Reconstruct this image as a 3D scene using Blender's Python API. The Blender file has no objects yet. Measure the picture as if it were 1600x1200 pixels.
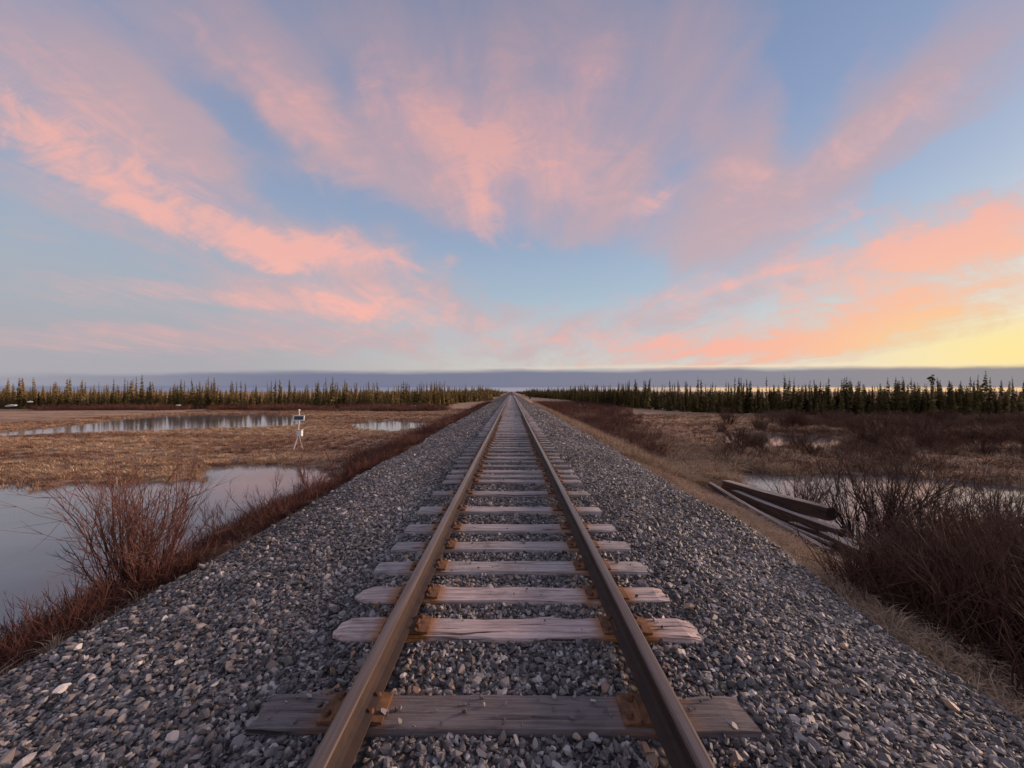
import bpy, bmesh, math, random
import numpy as np
from mathutils import Vector, Matrix, Euler

random.seed(7)
RNG = np.random.default_rng(11)
SC = bpy.context.scene
COL = SC.collection

# ------------------------------------------------------------------ camera
CX, CZ = 0.0, 1.625          # a standing photographer between the rails
F, VX, VY = 600.0, 799.0, 611.5
cam = bpy.data.cameras.new("camera")
cam.sensor_width = 36.0
cam.lens = 36.0 * F / 1600.0
cam.shift_x = (800.0 - VX) / 1600.0
cam.shift_y = (VY - 600.0) / 1600.0
cam.clip_start = 0.05
cam.clip_end = 20000.0
camo = bpy.data.objects.new("camera", cam)
COL.objects.link(camo)
camo.location = (CX, 0.0, CZ)
camo.rotation_euler = (math.radians(90), 0, 0)
SC.camera = camo

SC.render.engine = "CYCLES"
SC.view_settings.view_transform = "Standard"
SC.view_settings.look = "None"
SC.view_settings.exposure = 0.0
SC.view_settings.gamma = 1.0
SC.view_settings.use_curve_mapping = False
SC.cycles.use_denoising = True
SC.cycles.use_adaptive_sampling = True
SC.cycles.adaptive_threshold = 0.015
SC.cycles.adaptive_min_samples = 16
SC.cycles.max_bounces = 5
SC.cycles.diffuse_bounces = 2
SC.cycles.glossy_bounces = 3
SC.cycles.transparent_max_bounces = 4
SC.cycles.caustics_reflective = False
SC.cycles.caustics_refractive = False

SUN_AZ, SUN_EL = math.radians(74), math.radians(13.0)


def lin(r, g, b, a=1.0):
    def f(c):
        c /= 255.0
        return c / 12.92 if c <= 0.04045 else ((c + 0.055) / 1.055) ** 2.4
    return (f(r), f(g), f(b), a)


# ------------------------------------------------------------------ node helper
class NT:
    def __init__(self, tree):
        self.t = tree
        self.n = tree.nodes
        self.l = tree.links

    def add(self, kind, **kw):
        nd = self.n.new(kind)
        for k, v in kw.items():
            setattr(nd, k, v)
        return nd

    def put(self, sock, v):
        if isinstance(v, bpy.types.NodeSocket):
            self.l.new(v, sock)
        elif v is not None:
            sock.default_value = v

    def math(self, op, a, b=None, c=None, clamp=False):
        nd = self.add("ShaderNodeMath", operation=op, use_clamp=clamp)
        for i, v in enumerate((a, b, c)):
            if v is not None:
                self.put(nd.inputs[i], v)
        return nd.outputs[0]

    def vmath(self, op, a, b=None, scale=None):
        nd = self.add("ShaderNodeVectorMath", operation=op)
        self.put(nd.inputs[0], a)
        if b is not None:
            self.put(nd.inputs[1], b)
        if scale is not None:
            self.put(nd.inputs["Scale"], scale)
        return nd.outputs["Value"] if op in ("LENGTH", "DOT_PRODUCT", "DISTANCE") else nd.outputs[0]

    def sep(self, v):
        nd = self.add("ShaderNodeSeparateXYZ")
        self.put(nd.inputs[0], v)
        return nd.outputs

    def comb(self, x, y, z):
        nd = self.add("ShaderNodeCombineXYZ")
        for i, v in enumerate((x, y, z)):
            self.put(nd.inputs[i], v)
        return nd.outputs[0]

    def mapping(self, v, loc=(0, 0, 0), rot=(0, 0, 0), scale=(1, 1, 1), kind="POINT"):
        nd = self.add("ShaderNodeMapping", vector_type=kind)
        self.put(nd.inputs["Vector"], v)
        if kind in ("POINT", "TEXTURE"):
            nd.inputs["Location"].default_value = loc
        nd.inputs["Rotation"].default_value = rot
        nd.inputs["Scale"].default_value = scale
        return nd.outputs[0]

    def noise(self, v, scale, detail=4, rough=0.55, dist=0.0, color=False, dim="3D"):
        nd = self.add("ShaderNodeTexNoise", noise_dimensions=dim)
        self.put(nd.inputs["Vector"], v)
        nd.inputs["Scale"].default_value = scale
        nd.inputs["Detail"].default_value = detail
        nd.inputs["Roughness"].default_value = rough
        nd.inputs["Distortion"].default_value = dist
        return nd.outputs[1] if color else nd.outputs[0]

    def rng(self, v, a, b, c=0.0, d=1.0, interp="SMOOTHSTEP"):
        nd = self.add("ShaderNodeMapRange", interpolation_type=interp)
        self.put(nd.inputs["Value"], v)
        nd.inputs["From Min"].default_value = a
        nd.inputs["From Max"].default_value = b
        nd.inputs["To Min"].default_value = c
        nd.inputs["To Max"].default_value = d
        return nd.outputs[0]

    def mix(self, f, a, b, blend="MIX"):
        nd = self.add("ShaderNodeMix", data_type="RGBA", blend_type=blend)
        nd.clamp_factor = True
        self.put(nd.inputs[0], f)
        self.put(nd.inputs[6], a)
        self.put(nd.inputs[7], b)
        return nd.outputs[2]

    def ramp(self, v, stops, interp="LINEAR"):
        nd = self.add("ShaderNodeValToRGB")
        cr = nd.color_ramp
        cr.interpolation = interp
        while len(cr.elements) > 1:
            cr.elements.remove(cr.elements[-1])
        cr.elements[0].position = stops[0][0]
        cr.elements[0].color = stops[0][1]
        for p, c in stops[1:]:
            e = cr.elements.new(p)
            e.color = c
        self.put(nd.inputs[0], v)
        return nd.outputs[0]


# ------------------------------------------------------------------ sky
# clouds are placed by direction: u = east/north, v = up/north of a direction.
# (cx, cy, half length, half width, tilt) in the photograph's pixels, converted to u, v.
CLOUD_LIT = [
    (150, 215, 260, 105, 34, .44), (80, 150, 180, 90, 40, .32), (250, 295, 220, 58, 27, .46), (340, 345, 190, 34, 16, .42),
    (525, 395, 150, 26, 9, .85), (560, 455, 130, 52, 14, .55), (430, 478, 260, 26, 4, .40), (610, 485, 110, 24, 4, .35),
    (330, 55, 90, 16, 40, .30), (400, 110, 130, 22, 46, .40), (465, 150, 90, 26, 50, .50), (510, 240, 110, 42, 50, .45),
    (585, 100, 70, 34, -68, .38), (640, 180, 70, 40, 20, .30),
    (690, 205, 120, 62, 30, .50), (745, 290, 110, 62, 52, .50), (820, 160, 210, 170, -30, .46), (905, 110, 62, 34, -62, .50),
    (880, 235, 150, 48, 16, .50), (1005, 312, 46, 22, -12, .70), (880, 290, 46, 34, 40, .45), (760, 345, 40, 26, 70, .30),
    (1140, 260, 60, 17, 6, .48), (1180, 280, 60, 16, -22, .35), (1235, 262, 140, 44, -38, .30), (1300, 225, 130, 40, -38, .20), (1345, 240, 60, 20, -40, .28),
    (1465, 150, 100, 30, -30, .55),
    (1300, 350, 130, 32, -14, .55), (1190, 428, 260, 22, -14, .60), (1420, 385, 200, 46, -18, .65), (1560, 345, 160, 56, -24, .75),
    (1500, 430, 240, 60, -14, .65), (1090, 462, 140, 24, -10, .35), (1060, 552, 180, 20, -3, .75), (1250, 535, 220, 30, -8, .70),
    (1150, 500, 170, 24, -9, .45), (900, 520, 170, 18, 4, .45), (820, 535, 130, 14, -2, .25), (1420, 500, 220, 34, -10, .5),
    (160, 535, 340, 40, 2, .30), (700, 545, 240, 26, 1, .25), (260, 450, 260, 20, 3, .25),
]
CLOUD_VEIL = [
    (150, 60, 420, 160, 20, .55), (330, 240, 420, 200, 32, .30), (640, 60, 420, 170, 0, .50), (850, 120, 260, 260, 0, .55),
    (880, 290, 280, 110, 8, .45), (1130, 130, 120, 260, 4, .50), (1150, 300, 260, 60, 0, .30), (1480, 90, 320, 120, -34, .50),
    (1300, 220, 260, 100, -36, .45), (1400, 390, 360, 90, -16, .40), (130, 310, 330, 60, 16, .35), (480, 450, 420, 90, 8, .45),
    (700, 500, 420, 60, 2, .30), (1150, 500, 420, 70, -8, .40), (30, 354, 70, 14, 8, .45), (500, 300, 300, 90, 30, .2),
    (1000, 420, 220, 60, 4, .25), (620, 290, 160, 90, 30, .25),
    (220, 445, 300, 22, 3, .45), (120, 530, 330, 30, 1, .55), (330, 525, 300, 16, 2, .40),
    # gaps of clear sky
    (400, 205, 150, 50, 45, -.55), (330, 130, 150, 40, 42, -.35), (575, 335, 150, 36, 18, -.60), (850, 425, 210, 46, 2, -.60),
    (1060, 275, 60, 70, 0, -.45), (1265, 90, 50, 170, 8, -.70), (1470, 270, 190, 34, -26, -.75), (110, 400, 230, 40, 6, -.35),
    (540, 130, 30, 60, 0, -.3), (1290, 470, 160, 24, -12, -.35), (1400, 30, 40, 90, 20, -.2),
]


def build_world():
    w = bpy.data.worlds.new("World")
    SC.world = w
    w.use_nodes = True
    w.cycles.sampling_method = "NONE"
    t = NT(w.node_tree)
    t.n.clear()
    out = t.add("ShaderNodeOutputWorld")
    bg = t.add("ShaderNodeBackground")
    bg.inputs["Strength"].default_value = 0.1
    t.l.new(bg.outputs[0], out.inputs[0])
    tc = t.add("ShaderNodeTexCoord")
    d = tc.outputs["Generated"]
    X, Y, Z = t.sep(d)[:3]
    ys = t.math("MAXIMUM", Y, 0.03)
    u = t.math("DIVIDE", X, ys)
    v = t.math("DIVIDE", Z, ys)
    # elevation measure that also works behind the camera
    hz = t.math("SQRT", t.math("MAXIMUM", t.math("SUBTRACT", 1.0, t.math("MULTIPLY", Z, Z)), 1e-4))
    el = t.math("DIVIDE", Z, hz)
    zz = t.math("ADD", t.math("MAXIMUM", Z, 0.0), 0.07)
    q = t.comb(t.math("DIVIDE", X, zz), t.math("MULTIPLY", t.math("DIVIDE", Y, zz), 0.34), 0.0)
    uv = t.comb(u, v, 0.0)
    n_big = t.noise(q, 1.1, 3, 0.55, 0.6, color=True)
    n_fine = t.noise(q, 3.0, 6, 0.64, 0.9)
    n_mid = t.noise(t.mapping(q, (3.1, 7.7, 0)), 1.5, 4, 0.58, 0.5)
    w1 = t.vmath("SCALE", t.vmath("SUBTRACT", n_big, (0.5, 0.5, 0.5)), scale=0.26)
    n_uv = t.noise(t.mapping(uv, scale=(1.0, 1.7, 1.0)), 7.0, 3, 0.6, 0.4, color=True)
    w2 = t.vmath("SCALE", t.vmath("SUBTRACT", n_uv, (0.5, 0.5, 0.5)), scale=0.13)
    ws = t.rng(v, 0.0, 0.35, 0.25, 1.0)
    warp = t.vmath("SCALE", t.vmath("ADD", w1, w2), scale=ws)
    warp = t.vmath("MULTIPLY", warp, (1.0, 0.7, 0.0))
    p = t.vmath("ADD", uv, warp)

    px, py, _ = t.sep(p)[:3]
    p1 = t.comb(px, py, 1.0)

    def blobs(lst, grow):
        acc = 0.0
        for cx, cy, a, b, ang, wt in lst:
            cu, cv, r = (cx - VX) / F, (VY - cy) / F, -math.radians(ang)
            a, b, c, s_ = a / F * grow, b / F * grow, math.cos(r), math.sin(r)
            e = t.vmath("DOT_PRODUCT", p1, (c / a, s_ / a, -(c * cu + s_ * cv) / a))
            f = t.vmath("DOT_PRODUCT", p1, (-s_ / b, c / b, -(-s_ * cu + c * cv) / b))
            k = t.math("SUBTRACT", 1.0, t.math("MULTIPLY_ADD", e, e, t.math("MULTIPLY", f, f)), clamp=True)
            acc = t.math("MULTIPLY_ADD", t.math("MULTIPLY", k, k), wt, acc)
        return acc

    litb = blobs(CLOUD_LIT, 1.75)
    veilb = blobs(CLOUD_VEIL, 1.6)
    front = t.rng(Y, 0.10, 0.35)
    # outside the view the same kind of cloud goes on
    outv = t.math("MAXIMUM", t.math("SUBTRACT", 1.0, front), t.rng(v, 1.0, 1.5))
    gen = t.math("MULTIPLY", t.rng(n_mid, 0.32, 0.62), outv)
    gen = t.math("MULTIPLY", gen, t.rng(Z, 0.02, 0.2))
    n_tex = t.noise(t.mapping(uv, scale=(1.0, 1.7, 1.0)), 6.5, 6, 0.64, 1.2)
    ll = t.math("ADD", litb, t.math("MULTIPLY", gen, 0.55))
    vv = t.math("ADD", veilb, t.math("MULTIPLY", gen, 0.6))
    nz = t.math("MULTIPLY_ADD", t.math("SUBTRACT", n_fine, 0.5), 1.4, t.math("MULTIPLY", t.math("SUBTRACT", n_tex, 0.5), 1.7))
    lit = t.math("MULTIPLY", t.rng(t.math("ADD", ll, nz), 0.02, 1.40), t.rng(ll, 0.02, 0.40))
    nv = t.math("MULTIPLY_ADD", t.math("SUBTRACT", n_mid, 0.5), 1.5, t.math("MULTIPLY", t.math("SUBTRACT", n_fine, 0.5), 1.1))
    veil = t.math("MULTIPLY", t.rng(t.math("ADD", vv, nv), 0.05, 1.15), t.rng(vv, 0.0, 0.45))

    # clear sky
    base = t.ramp(t.math("MULTIPLY", el, 0.5, clamp=True), [
        (0.0, lin(206, 198, 196)), (0.04, lin(206, 202, 200)), (0.075, lin(190, 202, 208)), (0.125, lin(170, 188, 205)),
        (0.20, lin(152, 170, 200)), (0.32, lin(136, 153, 190)), (0.5, lin(114, 138, 176)), (0.8, lin(118, 132, 166)), (1.0, lin(122, 130, 160))])
    sky = t.add("ShaderNodeTexSky", sky_type="NISHITA")
    sky.sun_disc = False
    sky.sun_elevation = SUN_EL
    sky.sun_rotation = SUN_AZ
    sky.altitude = 0
    sky.air_density = 1.0
    sky.dust_density = 1.0
    sky.ozone_density = 1.0
    nish = t.vmath("SCALE", sky.outputs[0], scale=0.16)
    base = t.mix(0.18, base, nish)
    # away from the sun the low sky is greyer
    sx, sy = math.sin(SUN_AZ), math.cos(SUN_AZ)
    sd = t.vmath("DOT_PRODUCT", d, (sx, sy, 0.0))
    away = t.rng(sd, 0.2, -0.7)
    lowaway = t.math("MULTIPLY", t.rng(u, 0.15, -0.9), t.rng(el, 0.38, 0.05))
    base = t.mix(t.math("MULTIPLY", lowaway, 0.75), base, lin(164, 160, 170))
    base = t.mix(t.math("MULTIPLY", away, 0.3), base, lin(158, 160, 172))
    mauve = t.ramp(t.math("MULTIPLY", el, 0.5, clamp=True), [
        (0.0, lin(190, 172, 178)), (0.1, lin(200, 174, 178)), (0.2, lin(196, 168, 174)), (0.35, lin(184, 160, 170)), (0.5, lin(166, 149, 163)), (1.0, lin(146, 138, 156))])
    pink = t.ramp(t.math("MULTIPLY", el, 0.5, clamp=True), [
        (0.0, lin(248, 176, 158)), (0.1, lin(248, 184, 172)), (0.2, lin(238, 180, 171)), (0.32, lin(222, 171, 168)), (0.5, lin(196, 157, 163)), (1.0, lin(170, 145, 160))])
    # warm light near the sun
    g = t.mapping(t.comb(u, v, 0), (1.42, 0.06, 0), (0, 0, math.radians(12)), (1.35, 0.55, 1), "TEXTURE")
    glow = t.rng(t.vmath("LENGTH", g), 1.0, 0.0)
    glow = t.math("MULTIPLY", glow, t.rng(Y, 0.0, 0.15))
    g2 = t.mapping(t.comb(u, v, 0), (1.42, 0.10, 0), (0, 0, 0), (0.75, 0.17, 1), "TEXTURE")
    glow2 = t.math("MULTIPLY", t.rng(t.vmath("LENGTH", g2), 1.0, 0.0), t.rng(Y, 0.0, 0.15))
    base = t.mix(t.math("MULTIPLY", glow, 0.75), base, lin(238, 222, 190))
    base = t.mix(t.math("MULTIPLY", glow2, 1.0), base, lin(255, 232, 158))
    pink = t.mix(t.math("MULTIPLY", glow, 0.9), pink, lin(255, 206, 152))
    pink = t.mix(t.math("MULTIPLY", glow2, 0.8), pink, lin(255, 226, 140))
    mauve = t.mix(t.math("MULTIPLY", glow, 0.8), mauve, lin(232, 200, 178))
    cloud = t.mix(lit, mauve, pink)
    cover = t.math("MAXIMUM", t.math("MULTIPLY", veil, 0.85), t.math("MULTIPLY", lit, 0.96))
    col = t.mix(cover, base, cloud)
    # the flat bank of cloud lying along the horizon, open below
    nb = t.math("MULTIPLY", t.math("SUBTRACT", t.noise(t.comb(u, t.math("MULTIPLY", v, 8.0), 0), 4.0, 4), 0.5), 0.020)
    top = t.math("ADD", t.math("MULTIPLY_ADD", u, 0.0085, 0.0585), nb)
    top = t.math("MINIMUM", t.math("MAXIMUM", top, 0.03), 0.08)
    dv = t.math("SUBTRACT", top, v)
    bank = t.math("MULTIPLY", t.rng(dv, -0.004, 0.013), t.rng(v, 0.007, 0.013))
    bank = t.math("MULTIPLY", bank, t.rng(u, -1.4, -0.45, 0.30, 0.92))
    bcol = t.mix(t.rng(u, -0.2, 1.1), lin(112, 116, 142), lin(132, 130, 142))
    slit = t.math("MULTIPLY", t.rng(v, 0.018, 0.009), t.rng(Y, 0.0, 0.2, 0.0, 0.9))
    scol = t.mix(t.rng(u, 0.1, 0.7), lin(152, 148, 166), lin(248, 204, 152))
    scol = t.mix(t.rng(u, -0.5, 0.0), lin(120, 126, 152), scol)
    col = t.mix(slit, col, scol)
    rim = t.math("MULTIPLY", t.math("MULTIPLY", t.rng(dv, -0.010, -0.001), t.rng(dv, 0.002, -0.001)), 0.55)
    col = t.mix(t.math("MULTIPLY", rim, t.rng(u, -0.4, 0.8)), col, lin(255, 226, 190))
    col = t.mix(bank, col, bcol)
    col = t.mix(t.rng(el, 0.0, -0.02), col, lin(120, 112, 112))
    t.l.new(t.vmath("SCALE", col, scale=10.0), bg.inputs["Color"])


build_world()

sun = bpy.data.lights.new("sun", "SUN")
sun.energy = 3.9
sun.angle = math.radians(14)
sun.color = (1.0, 0.70, 0.52)
suno = bpy.data.objects.new("sun", sun)
COL.objects.link(suno)
_sd = Vector((math.sin(SUN_AZ) * math.cos(SUN_EL), math.cos(SUN_AZ) * math.cos(SUN_EL), math.sin(SUN_EL)))
suno.rotation_euler = _sd.to_track_quat("Z", "Y").to_euler()
suno.location = (60, 40, 30)


# ------------------------------------------------------------------ general helpers
def unproj(px, py, z):
    d = (CZ - z) * F / (py - VY)
    return (CX + (px - VX) / F * d, d, z)


def at_depth(px, py, d):
    return (CX + (px - VX) / F * d, d, CZ - (py - VY) / F * d)


def mesh_obj(name, verts, faces, mats=None, parent=None, smooth=False, link=True, fmat=None):
    me = bpy.data.meshes.new(name)
    me.from_pydata([tuple(map(float, v)) for v in verts], [], [tuple(map(int, f)) for f in faces])
    me.update()
    if smooth:
        me.polygons.foreach_set("use_smooth", [True] * len(me.polygons))
    for m in (mats if isinstance(mats, (list, tuple)) else [mats]):
        if m is not None:
            me.materials.append(m)
    if fmat is not None:
        me.polygons.foreach_set("material_index", fmat)
    o = bpy.data.objects.new(name, me)
    if link:
        COL.objects.link(o)
    if parent is not None:
        o.parent = parent
    return o


def tag(o, label=None, cat=None, group=None, kind=None):
    if label:
        o["label"] = label
    if cat:
        o["category"] = cat
    if group:
        o["group"] = group
    if kind:
        o["kind"] = kind
    return o


def empty(name, loc=(0, 0, 0), rot=(0, 0, 0), scale=(1, 1, 1)):
    o = bpy.data.objects.new(name, None)
    o.empty_display_size = 0.1
    COL.objects.link(o)
    o.location = loc
    o.rotation_euler = rot
    o.scale = scale
    return o


def copy_tree(o, parent=None):
    c = o.copy()
    COL.objects.link(c)
    c.parent = parent
    for ch in list(o.children):
        copy_tree(ch, c)
    return c


def inst(name, data, parent=None, loc=(0, 0, 0), rot=(0, 0, 0), scale=(1, 1, 1)):
    o = bpy.data.objects.new(name, data)
    COL.objects.link(o)
    o.parent = parent
    o.location = loc
    o.rotation_euler = rot
    o.scale = scale
    return o


_perm = np.random.default_rng(5).random((256, 256))


def vnoise(x, y):
    x, y = np.asarray(x, float), np.asarray(y, float)
    xi, yi = np.floor(x).astype(int), np.floor(y).astype(int)
    fx, fy = x - xi, y - yi
    fx, fy = fx * fx * (3 - 2 * fx), fy * fy * (3 - 2 * fy)
    g = lambda a, b: _perm[a & 255, b & 255]
    return (g(xi, yi) * (1 - fx) + g(xi + 1, yi) * fx) * (1 - fy) + (g(xi, yi + 1) * (1 - fx) + g(xi + 1, yi + 1) * fx) * fy


def fbm(x, y, o=4):
    x, y = np.asarray(x, float), np.asarray(y, float)
    s, a, n = 0, 0.5, 0
    for i in range(o):
        s = s + a * vnoise(x + 17.3 * i, y + 9.1 * i)
        n += a
        x, y, a = x * 2.03, y * 2.03, a * 0.5
    return s / n - 0.5


def sstep(a, b, x):
    t = np.clip((x - a) / (b - a), 0, 1)
    return t * t * (3 - 2 * t)


# ------------------------------------------------------------------ materials
def material(name):
    m = bpy.data.materials.new(name)
    m.use_nodes = True
    t = NT(m.node_tree)
    t.n.clear()
    out = t.add("ShaderNodeOutputMaterial")
    b = t.add("ShaderNodeBsdfPrincipled")
    t.l.new(b.outputs[0], out.inputs[0])
    t.b = b
    t.m = m
    return t


def bump(t, h, strength=0.4, dist=0.02):
    nd = t.add("ShaderNodeBump")
    nd.inputs["Strength"].default_value = strength
    nd.inputs["Distance"].default_value = dist
    t.put(nd.inputs["Height"], h)
    t.l.new(nd.outputs[0], t.b.inputs["Normal"])


def objcoord(t):
    return t.add("ShaderNodeTexCoord").outputs["Object"]


def geopos(t):
    return t.add("ShaderNodeNewGeometry").outputs["Position"]


def attr(t, name, kind="INSTANCER"):
    nd = t.add("ShaderNodeAttribute", attribute_type=kind, attribute_name=name)
    return nd


def mat_simple(name, c1, c2, scale=8.0, rough=0.8, bs=0.3, bd=0.01, spec=0.3, stretch=(1, 1, 1), metallic=0.0, detail=5):
    t = material(name)
    v = t.mapping(objcoord(t), scale=stretch)
    n = t.noise(v, scale, detail, 0.6)
    t.put(t.b.inputs["Base Color"], t.mix(t.rng(n, 0.3, 0.7), c1, c2))
    t.b.inputs["Roughness"].default_value = rough
    t.b.inputs["Specular IOR Level"].default_value = spec
    t.b.inputs["Metallic"].default_value = metallic
    if bs:
        bump(t, n, bs, bd)
    return t.m


def C3(r, g, b):
    return (r, g, b, 1.0)


def mat_ground():
    t = material("marsh_ground")
    p = geopos(t)
    n1 = t.noise(t.mapping(p, scale=(0.35, 1.5, 1)), 0.22, 5, 0.6)
    n2 = t.noise(t.mapping(p, scale=(0.5, 1.6, 1)), 1.3, 5, 0.65)
    n3 = t.noise(p, 14.0, 3, 0.6)
    c = t.mix(t.rng(n1, 0.40, 0.60), C3(.52, .33, .21), C3(.29, .16, .11))
    c = t.mix(t.rng(n2, 0.42, 0.68), c, C3(.52, .35, .22))
    c = t.mix(t.math("MULTIPLY", t.rng(n3, 0.45, 0.75), 0.45), c, C3(.17, .10, .075))
    z = t.sep(p)[2]
    wet = t.rng(t.math("ADD", z, t.math("MULTIPLY", n2, 0.08)), -1.415, -1.46)
    c = t.mix(t.math("MULTIPLY", wet, 0.6), c, C3(.17, .105, .085))
    t.put(t.b.inputs["Base Color"], c)
    t.b.inputs["Roughness"].default_value = 0.9
    t.b.inputs["Specular IOR Level"].default_value = 0.15
    bump(t, t.math("ADD", n3, t.math("MULTIPLY", n2, 2.0)), 0.7, 0.05)
    return t.m


def mat_ballast():
    t = material("ballast_bed")
    p = geopos(t)
    vo = t.add("ShaderNodeTexVoronoi", feature="F1")
    t.put(vo.inputs["Vector"], p)
    vo.inputs["Scale"].default_value = 21.0
    n = t.noise(p, 1.1, 4)
    g = t.sep(vo.outputs["Color"])[0]
    c = t.mix(g, C3(.10, .086, .082), C3(.30, .26, .25))
    c = t.mix(t.rng(vo.outputs["Distance"], 0.25, 0.65), c, C3(.045, .038, .037))
    c = t.mix(t.math("MULTIPLY", t.rng(n, 0.4, 0.7), 0.3), c, C3(.21, .17, .15))
    t.put(t.b.inputs["Base Color"], c)
    t.b.inputs["Roughness"].default_value = 0.85
    t.b.inputs["Specular IOR Level"].default_value = 0.2
    bump(t, t.math("SUBTRACT", 1.0, vo.outputs["Distance"]), 0.9, 0.04)
    return t.m


def mat_stone(name="crushed_stone", kind="INSTANCER"):
    t = material(name)
    if kind == "INSTANCER":
        a = attr(t, "tone").outputs["Fac"]
        h = attr(t, "hue").outputs["Fac"]
    else:
        oi = t.add("ShaderNodeObjectInfo")
        a, h, _ = t.sep(oi.outputs["Color"])[:3]
    c = t.ramp(a, [(0.0, C3(.060, .049, .046)), (0.45, C3(.205, .172, .160)), (0.8, C3(.46, .39, .355)), (0.93, C3(.66, .58, .53)), (1.0, C3(.80, .72, .65))])
    c = t.mix(t.rng(h, 0.9, 1.0), c, C3(.40, .25, .165))
    c = t.mix(t.math("MULTIPLY", t.rng(h, 0.35, 0.0), 0.3), c, C3(.20, .20, .21))
    n = t.noise(objcoord(t), 30.0, 4, 0.65)
    c = t.mix(t.math("MULTIPLY", t.rng(n, 0.35, 0.7), 0.35), c, t.mix(1.0, c, C3(.5, .48, .47), "MULTIPLY"))
    t.put(t.b.inputs["Base Color"], c)
    t.b.inputs["Roughness"].default_value = 0.5
    t.b.inputs["Specular IOR Level"].default_value = 0.35
    bump(t, n, 0.25, 0.01)
    return t.m


def mat_tie():
    t = material("weathered_tie_wood")
    o = objcoord(t)
    oi = t.add("ShaderNodeObjectInfo")
    base = oi.outputs["Color"]
    off = t.comb(t.math("MULTIPLY", oi.outputs["Random"], 40.0), t.math("MULTIPLY", oi.outputs["Random"], 17.0), 0.0)
    v = t.vmath("ADD", o, off)
    grain = t.noise(t.mapping(v, scale=(1.6, 42, 42)), 1.0, 6, 0.7, 0.3)
    crack = t.noise(t.mapping(v, scale=(0.9, 26, 26)), 1.0, 3, 0.5, 0.6)
    blot = t.noise(v, 3.2, 4, 0.6)
    c = t.mix(t.rng(grain, 0.35, 0.7), base, t.mix(1.0, base, C3(.42, .38, .37), "MULTIPLY"))
    c = t.mix(t.math("MULTIPLY", t.rng(crack, 0.62, 0.70), 0.85), c, C3(.025, .018, .016))
    c = t.mix(t.math("MULTIPLY", t.rng(blot, 0.5, 0.75), 0.45), c, C3(.085, .062, .055))
    ax = t.math("ABSOLUTE", t.sep(o)[0])
    near = t.math("ABSOLUTE", t.math("SUBTRACT", ax, 0.76))
    rust = t.math("MULTIPLY", t.rng(near, 0.27, 0.13), t.rng(t.math("ADD", blot, t.math("MULTIPLY", grain, 0.5)), 0.45, 0.75))
    rust = t.math("MULTIPLY", rust, oi.outputs["Alpha"])
    c = t.mix(rust, c, C3(.42, .165, .05))
    t.put(t.b.inputs["Base Color"], c)
    t.b.inputs["Roughness"].default_value = 0.85
    t.b.inputs["Specular IOR Level"].default_value = 0.2
    bump(t, t.math("SUBTRACT", grain, t.math("MULTIPLY", t.rng(crack, 0.6, 0.72), 1.5)), 0.8, 0.012)
    return t.m


def mat_rail(top):
    t = material("rail_head_worn_steel" if top else "rail_rust")
    p = geopos(t)
    st = t.mapping(p, scale=(60, 0.9, 60))
    n = t.noise(st, 1.0, 5, 0.6)
    n2 = t.noise(p, 9.0, 5, 0.65)
    if top:
        c = t.mix(t.rng(n, 0.3, 0.7), C3(.21, .16, .14), C3(.11, .078, .065))
        c = t.mix(t.math("MULTIPLY", t.rng(n2, 0.55, 0.75), 0.5), c, C3(.13, .075, .05))
        t.b.inputs["Metallic"].default_value = 0.35
        t.b.inputs["Roughness"].default_value = 0.36
    else:
        c = t.mix(t.rng(n2, 0.3, 0.7), C3(.055, .028, .019), C3(.028, .016, .013))
        c = t.mix(t.math("MULTIPLY", t.rng(n, 0.55, 0.75), 0.4), c, C3(.10, .052, .03))
        t.b.inputs["Roughness"].default_value = 0.75
    t.put(t.b.inputs["Base Color"], c)
    bump(t, n2, 0.15, 0.004)
    return t.m


def mat_water():
    t = material("still_water")
    p = geopos(t)
    n = t.noise(t.mapping(p, scale=(1.0, 2.6, 1.0)), 2.2, 4, 0.6)
    n2 = t.noise(p, 0.35, 3, 0.5)
    t.put(t.b.inputs["Base Color"], t.mix(t.rng(n2, 0.35, 0.7), C3(.23, .205, .21), C3(.17, .15, .15)))
    t.b.inputs["Roughness"].default_value = 0.03
    t.b.inputs["IOR"].default_value = 1.45
    t.b.inputs["Specular IOR Level"].default_value = 0.75
    bump(t, n, 0.16, 0.02)
    return t.m


def mat_attr(name, c1, c2, c3=None, rough=0.8, kind="INSTANCER", transl=0.0):
    t = material(name)
    oi = t.add("ShaderNodeObjectInfo") if kind != "INSTANCER" else None
    a = attr(t, "tone").outputs["Fac"] if oi is None else (t.sep(oi.outputs["Color"])[0] if kind == "COLOR" else oi.outputs["Random"])
    c = t.ramp(a, [(0.0, c1), (0.6, c2), (1.0, c3 or c2)])
    n = t.noise(objcoord(t), 6.0, 3, 0.6)
    c = t.mix(t.math("MULTIPLY", n, 0.5), c, t.mix(1.0, c, C3(.45, .42, .4), "MULTIPLY"))
    t.put(t.b.inputs["Base Color"], c)
    t.b.inputs["Roughness"].default_value = rough
    t.b.inputs["Specular IOR Level"].default_value = 0.2
    return t.m


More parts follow.
